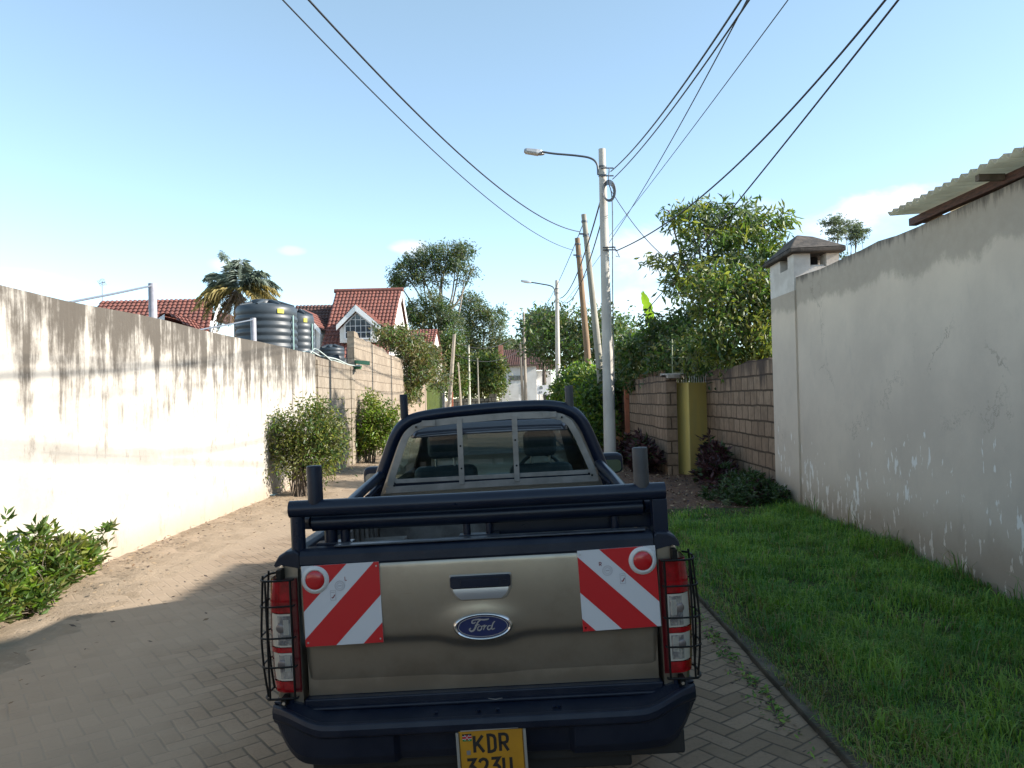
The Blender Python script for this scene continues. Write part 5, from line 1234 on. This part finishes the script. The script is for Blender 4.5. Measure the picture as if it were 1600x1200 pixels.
def dormer(parent, ap, lo, ro, wb, Y, deep, wx0, wx1, wtop_frac=.92):
    """front gable: apex, left and right eave tips, window base row, all as photo points at distance Y"""
    A, Lq, Rq = at(*ap, Y), at(*lo, Y), at(*ro, Y); zb = at(ap[0], wb, Y)[2]
    b = MB(); dv = np.array([0, deep, 0]); off = np.array([0, -.25, 0])
    for s, E in ((0, Lq), (1, Rq)):
        q = [E + off, A + off, A + dv, E + dv * .55]
        if s == 0: tiled(b, q[3], q[0], q[1], q[2], .28, .34)
        else: tiled(b, q[0], q[3], q[2], q[1], .28, .34)
    dm = b.build('dormer', TILE, parent)
    b = MB(); th = .26
    for E in (Lq, Rq):
        slab(b, [A + off * 1.1, E + off * 1.1, E + off * 1.1 + np.array([0, 0, -th]), A + off * 1.1 + np.array([0, 0, -th * 1.3])], .06)
    b.build('barge_board', TRIMW, dm)
    x0, x1 = at(wx0, wb, Y)[0], at(wx1, wb, Y)[0]; sl = (A[2] - Lq[2]) / (A[0] - Lq[0]); sr_ = (A[2] - Rq[2]) / (A[0] - Rq[0])
    def topz(x): return min(Lq[2] + (x - Lq[0]) * sl, Rq[2] + (x - Rq[0]) * sr_) - .30
    xs_ = [x0 - .3, x0, A[0], x1, x1 + .3]
    b = MB(); b.prism([(x0 - .3, zb - .2), (x1 + .3, zb - .2), (x1 + .3, topz(x1 + .3)), (A[0], topz(A[0])), (x0 - .3, topz(x0 - .3))], Y + .12, Y + deep * .8, 'y'); b.build('dormer_wall', WALLW, dm)
    pol = [(x0, zb), (x1, zb), (x1, topz(x1) - .05), (A[0], topz(A[0]) - .1), (x0, topz(x0) - .05)]
    b = MB(); b.prism(pol, Y + .06, Y + .115, 'y', 1)
    fnw = lambda u, v, h: (u, Y + .055 - h, v)
    b.ribbon(pol, .07, fnw, 0, True, .02, .03)
    nv = max(4, round((x1 - x0) / .28))
    for k in range(1, nv):
        x = x0 + (x1 - x0) * k / nv; b.ribbon([(x, zb), (x, topz(x) - .08)], .028, fnw, 0, False, .008, .01)
    z = zb + .34
    while z < topz(A[0]) - .15:
        xa = max(x0, Lq[0] + (z + .38 - Lq[2]) / sl); xb = min(x1, Rq[0] + (z + .38 - Rq[2]) / sr_)
        if xb > xa: b.ribbon([(xa, z), (xb, z)], .028, fnw, 0, False, .006, .008)
        z += .34
    b.build('window', [LATT, PANE], dm)
dormer(hs, (557, 477), (527, 509), (596, 510), 529, 41.0, 4.0, 539, 580)
# lower left wing with its own dormer
wR = at(523, 475, 46.5); wL = at(462, 478, 46.5); wR[2] = wL[2]
e0 = at(452, 560, 42); e1 = at(505, 560, 42); e1[2] = e0[2]
b = MB(); tiled(b, e0, e1, wR, wL); b.build('wing_roof', TILE2, hs)
b = MB(); b.box(e0[0] + .3, e1[0], 42.2, 46.5, -.1, e0[2] - .02); b.build('wing_wall', WALLW, hs)
dormer(hs, (474, 484), (452, 498), (503, 516), 548, 41.8, 3.5, 461, 491)
# small red roof further along
h2 = T('tiled_house', 'small red roofed house end half hidden by the climber, above the green gate', 'house', tuple(at(665, 625, 52) * np.array([1, 1, 0])))
a0, a1 = at(634, 516, 55), at(684, 515, 55); a1[2] = a0[2]; b0, b1 = at(634, 556, 51), at(686, 556, 51); b1[2] = b0[2]; b1[0] = a1[0]
b = MB(); tiled(b, b0, b1, a1, a0); b.add([a0, a1, (a1[0], 59, b1[2]), (a0[0], 59, b1[2])], [(0, 1, 2, 3)]); b.build('roof', TILE, h2)
b = MB(); b.prism([(51.2, -.1), (58.8, -.1), (58.8, b1[2]), (55, a1[2] - .2), (51.2, b1[2])], b0[0], a1[0] - .1, 'x'); b.build('wall', WALLW, h2)
b = MB(); xw = a1[0] - .098
b.box(xw, xw + .03, 52.5, 53.6, 3.1, 4.2); b.build('window', PANE, h2)
b = MB(); q0, q1 = at(655, 548, 50.5), at(690, 552, 50.5); tiled(b, at(640, 570, 49.5), at(692, 570, 49.5), q1, q0, .28, .34); b.build('porch_roof', TILE, h2)
# long low roof on the far left
h3 = T('tiled_house', 'long low red tiled roof with white gable, behind the thick pipe stub', 'house', (-14, 33, 0))
a0, a1 = at(158, 471, 35), at(336, 463, 35); b0, b1 = at(112, 540, 31), at(322, 540, 31); a1[2] = a0[2]; b0[2] = b1[2]
b = MB(); tiled(b, b0, b1, a1, a0); b.build('roof', TILE, h3)
b = MB(); slab(b, [b1 + np.array([.15, -.2, 0]), a1 + np.array([.15, 0, 0]), a1 + np.array([.15, 0, -.35]), b1 + np.array([.15, -.2, -.35])], .08); b.build('barge_board', TRIMW, h3)
b = MB(); b.prism([(31.4, -.1), (39, -.1), (39, b1[2]), (35, a1[2] - .25), (31.4, b1[2])], b0[0] + .5, a1[0] - .6, 'x'); b.build('wall', WALLW, h3)
dA, dL, dR = at(258, 490, 30.6), at(238, 503, 30.4), at(282, 506, 30.4); b = MB()
tiled(b, dL, dA, dA + np.array([0, 2.5, 0]), dL + np.array([0, 2.5, 0]), .28, .34); tiled(b, dA, dR + np.array([.3, 0, -.2]), dR + np.array([.3, 2.5, -.2]), dA + np.array([0, 2.5, 0]), .28, .34); dm = b.build('dormer', TILE, h3)
b = MB(); slab(b, [dA + np.array([0, -.05, -.02]), dL + np.array([-.1, -.05, -.1]), dL + np.array([-.1, -.05, -.42]), dA + np.array([0, -.05, -.34])], .06); b.build('barge_board', TRIMW, dm)
b = MB(); b.hexa([tuple(at(325, 500, 34)), tuple(at(345, 500, 34)), tuple(at(345, 500, 34) + np.array([0, 2, 0])), tuple(at(325, 500, 34) + np.array([0, 2, 0])), tuple(at(328, 489, 34)), tuple(at(343, 487, 34)), tuple(at(343, 487, 34) + np.array([0, 2, 0])), tuple(at(328, 489, 34) + np.array([0, 2, 0]))])
b.build('annex_roof', TILE2, h3)
# white house closing the lane
h4 = T('white_house', 'white house with brown tiled roof and dark window strip at the lane end', 'house', tuple(at(815, 625, 78) * np.array([1, 1, 0])))
x0 = at(783, 600, 76)[0]; x1 = at(829, 600, 76)[0]; zt = at(800, 570, 76)[2]; zr = at(800, 547, 80)[2]
b = MB(); b.box(x0, x1 + .6, 76, 84, -.1, zt); b.build('wall', WALLW, h4)
b = MB(); tiled(b, (x0 - .1, 75.7, zt - .05), (x1 + 1.4, 75.7, zt - .05), (x1 + 1.4, 80, zr), (x0 + .2, 80, zr)); b.add([(x0, 80, zr), (x1 + 1.4, 80, zr), (x1 + 1.4, 84.3, zt), (x0, 84.3, zt)], [(0, 1, 2, 3)]); b.build('roof', TILE2, h4)
b = MB(); b.box(x0 - .2, x0 + .25, 75.9, 76.6, zt - .1, zr + .25); b.build('chimney', M('clay_chimney', (.38, .17, .12), .8), h4)
b = MB(); b.box(x0 - .12, x1 + 1.4, 75.55, 75.7, zt - .14, zt + .02); b.build('gutter', M('gutter_brown', (.10, .06, .05), .6), h4)
wz0, wz1 = at(810, 594, 76)[2], at(810, 587, 76)[2]; wx0_, wx1_ = at(797, 590, 76)[0], at(818, 590, 76)[0]
b = MB(); b.box(wx0_, wx1_, 75.96, 75.995, wz0, wz1); wd = b.build('window', PANE, h4)
b = MB()
for k in range(4): b.box(wx0_ + (wx1_ - wx0_) * k / 3 - .03, wx0_ + (wx1_ - wx0_) * k / 3 + .03, 75.93, 75.955, wz0 - .03, wz1 + .03)
b.build('frame', M('grey_frame', (.28, .27, .27), .6), wd)
b = MB(); 
for k in range(5): b.box(at(801, 0, 76)[0] + .1 * (k % 2), at(802.5, 0, 76)[0] + .1 * (k % 2), 75.97, 75.995, at(800, 602 + 4 * k, 76)[2], at(800, 600 + 4 * k, 76)[2])
b.build('wall_vent', PANE, h4)
xa, xb = x1 + .6, at(862, 600, 76)[0]; za = at(840, 579, 76)[2]
b = MB(); b.box(xa + .01, xb, 77, 83, -.1, za); b.build('annex_wall', WALLW, h4)
b = MB(); tiled(b, (xa - .2, 76.6, za), (xb + .4, 76.6, za), (xb + .4, 80, za + 1.6), (xa - .2, 80, za + 1.6)); b.build('annex_roof', TILE2, h4)
# white railing gate and low stone wall at the end
rg = T('railing_gate', 'white railing gate in front of the white house at the lane end', 'gate', tuple(at(795, 628, 70) * np.array([1, 1, 0])))
b = MB(); g0, g1 = at(766, 630, 70)[0], at(812, 630, 70)[0]; 
for k in range(33):
    t = k / 32; x = g0 + (g1 - g0) * t; zt_ = 1.55 + .35 * (t > .4) + .18 * sin(pi * max(0, (t - .4) / .6)) * (t > .4); b.box(x - .022, x + .022, 69.98, 70.02, .1, zt_)
b.box(g0, g1, 69.96, 69.978, 1.15, 1.25); b.box(g0, g1, 69.96, 69.978, .2, .3); b.build('railing', TRIMW, rg)
b = MB(); 
for px in (783, 797, 812): q = at(px, 630, 70); b.box(q[0] - .09, q[0] + .09, 70.03, 70.2, -.1, 2.3)
b.build('posts', TRIMW, rg)
b = MB(); b.box(at(703, 625, 64)[0], at(764, 625, 64)[0], 64, 64.4, -.1, 2.0); b.box(at(764.2, 625, 64)[0], at(776, 625, 64)[0], 63.9, 64.5, -.1, 2.35)
tag(b.build('stone_wall', block_mat('dark_rubble', (.14, .125, .10), (.22, .20, .165), (.05, .045, .035), .5, .35, (.05, .055, .03), 2.3, .04), origin=(-4, 64.2, 0)), 'low dark rubble garden wall at the end of the lane, under the olive trees', 'wall')

# water tanks on their stand
TK = M('charcoal_polythene', (.030, .040, .050), .45, c2=(.045, .055, .065), scale=1.2, rvar=.15); TL_ = M('yellow_sticker', (.55, .50, .03), .5)
def tank(label, px0, px1, pyt, Y, zbot, group, ribs=9, sticker=True, pipe=True):
    c = at((px0 + px1) / 2, pyt, Y); R = (px1 - px0) / 2 * Y / FPX; ztop = c[2]
    t_ = T('water_tank', label, 'water tank', (c[0], Y, zbot), group)
    H = ztop - zbot; prof = [(R * .97, 0)]
    bh = H * .80
    for k in range(ribs):
        z0 = bh * k / ribs; hh = bh / ribs
        prof += [(R * .965, z0 + hh * .05), (R * .965, z0 + hh * .18), (R, z0 + hh * .38), (R, z0 + hh * .78), (R * .965, z0 + hh * .97)]
    prof += [(R * .985, bh + H * .01), (R * .985, H * .885), (R * .93, H * .925), (R * .6, H * .955), (R * .26, H * .965)]
    b = MB(); b.lathe(prof, (c[0], Y, zbot), 56)
    for k in range(8):
        a_ = 2 * pi * k / 8; b.tube([(c[0] + R * .93 * cos(a_), Y + R * .93 * sin(a_), zbot + H * .925), (c[0] + R * .3 * cos(a_), Y + R * .3 * sin(a_), zbot + H * .99)], [.05, .09], 6)
    b.build('shell', TK, t_)
    b = MB(); b.lathe([(R * .34, H * .955), (R * .34, H * 1.0), (R * .28, H * 1.015), (.001, H * 1.02)], (c[0] - R * .12, Y - R * .1, zbot), 24); b.build('lid', TK, t_)
    if sticker:
        b = MB(); f0 = radians(-52); b.grid(lambda u, v: (c[0] + R * 1.012 * cos(f0 + .22 * u), Y + R * 1.012 * sin(f0 + .22 * u), zbot + H * (.815 + .055 * v)), 5, 1); b.build('sticker', TL_, t_)
    if pipe:
        b = MB(); b.tube([(c[0] + R * .99, Y - R * .35, zbot + H * .8), (c[0] + R * 1.0, Y - R * .35, zbot - .1)], .025, 6); b.build('pipe', M('pale_green_pipe', (.28, .42, .38), .5), t_)
    return t_
tank('largest charcoal ribbed water tank, in front of the palm', 369, 463, 471, 27.5, 2.75, 'water tanks on the stand')
tank('second ribbed water tank partly hidden behind the largest one', 438, 490, 485, 30.0, 2.75, 'water tanks on the stand')
tank('small low black water tank next to the green gutter', 499, 538, 541, 28.0, 3.0, 'water tanks on the stand', 4, False, False)
b = MB(); c = at(548, 543, 27.5); b.lathe([(.16, 2.9), (.16, c[2] - .04), (.13, c[2]), (.001, c[2] + .01)], (c[0], 27.5, 0), 20)
tag(b.build('plastic_drum', M('blue_black_drum', (.015, .02, .05), .4), origin=(c[0], 27.5, 2.9)), 'slim dark blue drum at the end of the tall tan wall', 'drum')
c0, c1 = at(368, 560, 27)[0] - .4, at(560, 560, 28)[0]
b = MB(); b.box(c0, -5.5, 26.2, 31.2, 2.6, 2.745)
for x in (c0 + .2, -8, -5.9):
    for y in (26.5, 30.9): b.box(x - .12, x + .12, y - .12, y + .12, -.1, 2.6)
tag(b.build('tank_stand', M('raw_concrete', (.32, .30, .27), .9), origin=(-8, 28, 0)), 'concrete stand carrying the water tanks behind the wall', 'tank stand')
# green gutter piece resting on the wall
b = MB(); p, q = at(549, 565, 24.0), at(578, 568, 23.4); dd = q - p
b.hexa([tuple(p + v) for v in (np.array([0, 0, -.04]), dd + np.array([0, 0, -.05]), dd + np.array([-.05, .25, -.05]), np.array([-.05, .25, -.04]), np.array([0, 0, .06]), dd + np.array([0, 0, .07]), dd + np.array([-.05, .25, .07]), np.array([-.05, .25, .06]))])
q2 = at(557, 574, 23.8); b.hexa([tuple(q2 + np.array(v)) for v in ((-.1, 0, -.05), (.1, 0, -.05), (.1, .2, -.05), (-.1, .2, -.05), (-.14, 0, .06), (.14, 0, .06), (.14, .2, .06), (-.14, .2, .06))])
tag(b.build('gutter_piece', M('bright_green_plastic', (.01, .16, .06), .4), origin=tuple(p)), 'short bright green gutter piece resting on the end of the low block wall', 'gutter')
# pipe tangle along the wall top
b = MB(); pts = [at(468, 551, 20.5), at(485, 549, 21), at(500, 556, 21.5), at(525, 561, 22.5), at(545, 570, 23.5), at(565, 572, 23.7)]
b.tube(spline(pts, 5), .022, 6); b.tube(spline([at(485, 552, 21), at(492, 545, 21.2), at(505, 553, 21.5), at(520, 566, 22.4)], 5), .02, 6); b.tube(spline([at(505, 558, 21.8), at(530, 566, 22.8), at(548, 573, 23.6), at(562, 570, 23.7)], 5), .018, 6)
tag(b.build('water_pipes', M('pale_pipe', (.40, .45, .42), .5), origin=tuple(pts[0])), 'thin pale water pipes snaking along the wall top below the tanks', 'pipes')
# television aerial
c = at(160, 470, 33); ar = T('tv_aerial', 'thin television aerial on the far left red roof', 'aerial', tuple(c))
b = MB(); b.tube([c, at(160, 440, 33)], .018, 6); b.build('mast', MAT_bar, ar)
b = MB(); e = at(160, 443, 33); b.tube([e + np.array([-.14, 0, 0]), e + np.array([.12, 0, .06])], .012, 5)
for k in range(5): q = e + np.array([-.14 + .06 * k, 0, .025 * k * .6]); b.tube([q + np.array([0, -.15, .10]), q + np.array([0, .15, -.10])], .008, 5)
b.tube([e + np.array([.12 * cos(t), 0, .10 + .10 * sin(t)]) for t in np.linspace(-1.2, 3.6, 14)], .008, 5); b.build('aerial_head', MAT_bar, ar)
# sign board
sb = T('sign_board', 'small white sign board standing among the far green bushes', 'sign', tuple(at(847, 625, 40) * np.array([1, 1, 0])))
p = at(839, 602, 40); q = at(857, 616, 40); b = MB(); b.box(p[0], q[0], 40, 40.04, q[2], p[2]); b.build('board', TRIMW, sb)
b = MB(); b.box(p[0] + .12, p[0] + .30, 39.985, 39.998, p[2] - .2, p[2] - .08); b.box(p[0] + .10, p[0] + .17, 39.985, 39.998, q[2] + .06, q[2] + .16); b.box(p[0] + .2, p[0] + .27, 39.985, 39.998, q[2] + .08, q[2] + .16); b.build('marks', M('grey_print', (.25, .26, .27), .6), sb)
b = MB(); b.tube([(p[0] + .1, 40.06, -.1), (p[0] + .1, 40.06, p[2])], .03, 6); b.tube([(q[0] - .1, 40.06, -.1), (q[0] - .1, 40.06, p[2])], .03, 6); b.build('legs', MAT_bar, sb)

# ------------------------------------------------------------------ poles, lamps and wires
CON = M('pale_concrete_pole', (.50, .47, .42), .85, c2=(.40, .37, .33), scale=3, stretch=(1, 1, .4), bump=.25); LCON = M('grey_weathered_pole', (.33, .31, .26), .9, c2=(.24, .22, .18), scale=4, stretch=(3, 3, .3), bump=.4)
WOOD = M('brown_timber_pole', (.30, .195, .11), .85, c2=(.15, .095, .06), scale=5, stretch=(4, 4, .25), bump=.6); WOOD2 = M('bleached_pole', (.34, .30, .24), .85, c2=(.24, .20, .16), scale=5, stretch=(4, 4, .25))
DK = M('dark_galvanised', (.10, .11, .12), .5, .5); LAMP = M('lamp_grey', (.38, .39, .40), .4, .3); LENS = M('lamp_lens', (.62, .63, .62), .2)
def lamp_pole(label, bpx, tpx, tpy, Y, r0, r1, arm, head, group):
    base = at(bpx, 620, Y); base[2] = 0; top = at(tpx, tpy, Y)
    rt = T('street_lamp', label, 'street lamp', (base[0], Y, 0), group)
    b = MB(); b.tube([base - np.array([0, 0, .3]), base, (base + top) / 2, top], [r0, r0, (r0 + r1) / 2, r1], 20); b.build('pole', CON, rt)
    b = MB(); apts = [at(px, py, Y) + np.array([0, -dy, 0]) for px, py, dy in arm]
    b.tube(spline(apts, 6), .028 if Y < 30 else .035, 8)
    for f in (.07, .105): c_ = top + (base - top) * f * .8; b.tube([c_ + np.array([0, 0, -.02]), c_ + np.array([0, 0, .02])], r1 * 1.22, 16)
    b.build('arm', DK, rt)
    p, q = at(*head[0], Y), at(*head[1], Y); dv = _n(q - p); b = MB(); up = np.array([0, 0, 1.]); sd = _n(np.cross(dv, up)); up = np.cross(sd, dv)
    L = np.linalg.norm(q - p)
    def hp(a, w_, h): return tuple(p + dv * L * a + sd * w_ + up * h)
    secs = []
    for a, w_, h0, h1 in ((0, .09, -.035, .02), (.12, .13, -.045, .04), (.6, .13, -.05, .055), (.8, .10, -.05, .06), (.92, .06, -.045, .045), (1.0, .04, -.03, .03)): secs.append([hp(a, -w_, h0), hp(a, w_, h0), hp(a, w_ * .8, h1), hp(a, -w_ * .8, h1)])
    b.loft(secs); hd_ = b.build('lamp_head', LAMP, rt, bevel=.008)
    b = MB(); b.hexa([hp(.06, -.10, -.062), hp(.06, .10, -.062), hp(.70, .11, -.068), hp(.70, -.11, -.068), hp(.06, -.10, -.048), hp(.06, .10, -.048), hp(.70, .11, -.05), hp(.70, -.11, -.05)]); b.build('lens', LENS, hd_)
    return rt
LP = lamp_pole('nearest and tallest pale concrete lamp pole, in front of the spiked stone wall', 951.5, 940.5, 233, 20.0, .165, .09, [(934, 275, .1), (932, 258, .1), (922, 249, .1), (900, 245, .1), (866, 242, .1), (846, 239, .1)], ((819, 235), (851, 239.5)), 'street lamps along the lane')
lamp_pole('second pale concrete lamp pole farther along the lane, smaller in view', 871.5, 870, 438, 41.0, .16, .09, [(867, 462, .1), (866, 452, .1), (860, 447, .1), (845, 444, .1), (830, 441.5, .1)], ((814, 438.5), (831, 441.5)), 'street lamps along the lane')
# cable fixings on the near pole
b = MB(); c = at(951, 300, 19.85)
for k in range(5): b.tube([c + np.array([(.13 + .01 * k) * cos(t), -.03 * k, (.2 + .02 * k) * sin(t)]) for t in np.linspace(0, 2 * pi, 20)], .012, 5)
b.tube(spline([at(952, 262, 19.85), at(951, 285, 19.85), at(955, 300, 19.8), at(957, 330, 19.85), at(957, 420, 19.85), at(958, 520, 19.85), at(960, 640, 19.85)], 4), .014, 5)
for py in (265, 277, 388, 392): c = at(943.5 + (py - 233) * .026, py, 20); b.tube([c + np.array([-.11, -.14, 0]), c + np.array([.22, -.12, .0])], .018, 6)
b.tube([at(958, 385, 19.85), at(964, 392, 19.8), at(968, 402, 19.8), at(962, 400, 19.8)], .012, 5)
b.build('cable_fixings', DK, LP)
def pole(name, label, bpx, tpx, tpy, Y, r0, r1, mat, ring=True, extra=None, tz=None):
    base = at(bpx, 625, Y); base[2] = 0; top = at(tpx, tpy, Y); rt = T(name, label, 'pole', (base[0], Y, 0))
    # keep the lean seen in the photograph: continue the line from the top through the point where it meets the ground
    b = MB(); mid = (base + top) / 2 + np.array([random.uniform(-.04, .04), 0, 0]); b.tube([base - np.array([0, 0, .3]), base, mid, top], [r0, r0, (r0 + r1) / 2, r1], 14); b.build('pole', mat, rt)
    if ring:
        b = MB()
        for f in (.03, .09): c_ = top + (base - top) * f; b.tube([c_ + np.array([0, 0, -.03]), c_ + np.array([0, 0, .03])], r1 * 1.25, 12)
        c_ = top + (base - top) * .085; b.tube([c_ + np.array([-.22, -.05, .02]), c_ + np.array([.1, -.05, 0])], .03, 6); b.build('clamp', DK, rt)
    return rt
def ground_px(px0, py0, px1, py1, Y):      # image x where a leaning pole's line reaches the ground at distance Y
    yb = 621 + CAMH / Y * FPX; return px0 + (px1 - px0) * (yb - py0) / (py1 - py0)
pole('utility_pole', 'slim grey utility pole leaning behind the nearest lamp pole', ground_px(912, 335, 938, 600, 26), 912, 335, 26, .15, .085, LCON)
pole('utility_pole', 'rough brown timber utility pole, the most tilted one, left of the lamp pole', ground_px(902, 372, 921, 600, 30), 902, 372, 30, .15, .10, WOOD)
pole('utility_pole', 'tall slim wooden pole in front of the white house', 822, 818, 488, 62, .15, .09, WOOD2)
pole('utility_pole', 'short brace pole next to the wooden pole at the white house', 818.5, 813, 534, 62, .13, .09, WOOD2, False)
pole('utility_pole', 'leaning bleached pole in front of the green garden tree, by the green gate', ground_px(710, 522, 702, 620, 55), 710, 522, 55, .17, .11, WOOD2, False)
pole('thin_pole', 'brightest of three thin poles in front of the low rubble wall', 733.5, 732, 540, 60, .12, .08, M('pale_post', (.46, .45, .37), .8), False)
pole('thin_pole', 'thin grey pole in front of the rubble wall, nearest the white house', 748.5, 746, 560, 61, .08, .05, LCON, False)
pole('thin_pole', 'thin leaning stick pole in front of the rubble wall, beside the orange post', 721, 716, 566, 58, .09, .05, WOOD2, False)
b = MB(); c = at(705, 625, 56); b.box(c[0] - .12, c[0] + .12, 56, 56.25, -.1, at(705, 612, 56)[2])
tag(b.build('gate_post', bpy.data.materials['orange_rust_paint'], origin=(c[0], 56, 0)), 'small orange post at the foot of the leaning bleached pole', 'post')

CAB = M('black_cable', (.014, .015, .02), .5)
def wire(label, pts, r, ext=None):
    """pts: photo points with their distances along one cable; a smooth sag through them, carried on past the frame if ext"""
    P = [at(px, py, Y) for px, py, Y in pts]
    ys_ = np.array([p[1] for p in P]); deg = min(2, len(P) - 1)
    cx, cz = np.polyfit(ys_, [p[0] for p in P], 1 if len(P) < 4 else 2), np.polyfit(ys_, [p[2] for p in P], deg)
    y0, y1 = ys_.min(), ys_.max()
    if ext is not None: y0 = ext
    Y = np.linspace(y0, y1, 60); Q = [(np.polyval(cx, y), y, np.polyval(cz, y)) for y in Y]
    b = MB(); b.tube(Q, r, 6)
    tag(b.build('overhead_cable', CAB, origin=Q[-1]), label, 'cable', 'overhead cables')
wire('thick cable from top left of the sky down to the slim grey pole', [(480, 0, 9.0), (700, 222, 13.5), (905, 362, 26)], .014, 3)
wire('thin cable from top left of the sky, lower of the pair', [(434, 0, 9.0), (680, 232, 14), (896, 391, 30)], .010, 3)
wire('uppermost thick cable rising from the lamp pole head to the top edge', [(1151, 0, 8.5), (1062, 150, 12), (953, 268, 20)], .014, 3)
wire('second thick cable just under the uppermost one at the lamp pole', [(1163, 0, 8.5), (1082, 138, 11.5), (956, 280, 20)], .012, 3)
wire('slim cable crossing behind the twin thick cables toward the timber pole', [(1140, 45, 9.8), (1062, 205, 14), (985, 325, 21), (884, 470, 40)], .010, 5)
wire('faint thin cable, straightest one, crossing from the top edge to behind the lamp pole', [(1228, 0, 8.5), (1100, 182, 12.5), (985, 325, 21), (950, 372, 27)], .007, 3)
wire('heavy cable sweeping from the top edge to the lamp pole bracket', [(1390, 0, 8.0), (1190, 205, 11.5), (1060, 345, 15.5), (962, 390, 20)], .014, 3)
wire('long straight cable passing in front of the feathery tree toward the far bushes', [(1403, 0, 8.0), (1270, 170, 10.5), (1120, 355, 15.5), (970, 530, 28)], .013, 3)
def span(label, a, bb, sag, r):
    p, q = at(*a), at(*bb); Q = [p + (q - p) * t - np.array([0, 0, sag * 4 * t * (1 - t)]) for t in np.linspace(0, 1, 30)]
    b = MB(); b.tube(Q, r, 6); tag(b.build('overhead_cable', CAB, origin=tuple(Q[0])), label, 'cable', 'overhead cables')
span('short service line dropping from the lamp pole into the feathery tree', (955, 298, 20), (1062, 418, 20), .25, .010)
span('sagging cable between the two lamp poles, thicker one', (946, 285, 20), (875, 466, 41), .7, .022)
span('sagging cable between the two lamp poles, lower looped one', (944, 330, 20), (876, 470, 41), .9, .018)
span('cable from the second lamp pole to the wooden pole by the white house', (868, 468, 41), (819, 522, 62), .4, .022)
span('cable from the wooden pole across the far trees to the leaning bleached pole', (816, 516, 62), (711, 534, 55), .9, .022)
span('lowest cable across the far trees under the others', (815, 545, 62), (708, 552, 55), .8, .018)
span('thin cable from the slim grey pole to the wooden pole far off', (911, 350, 26), (819, 505, 62), 1.0, .014)
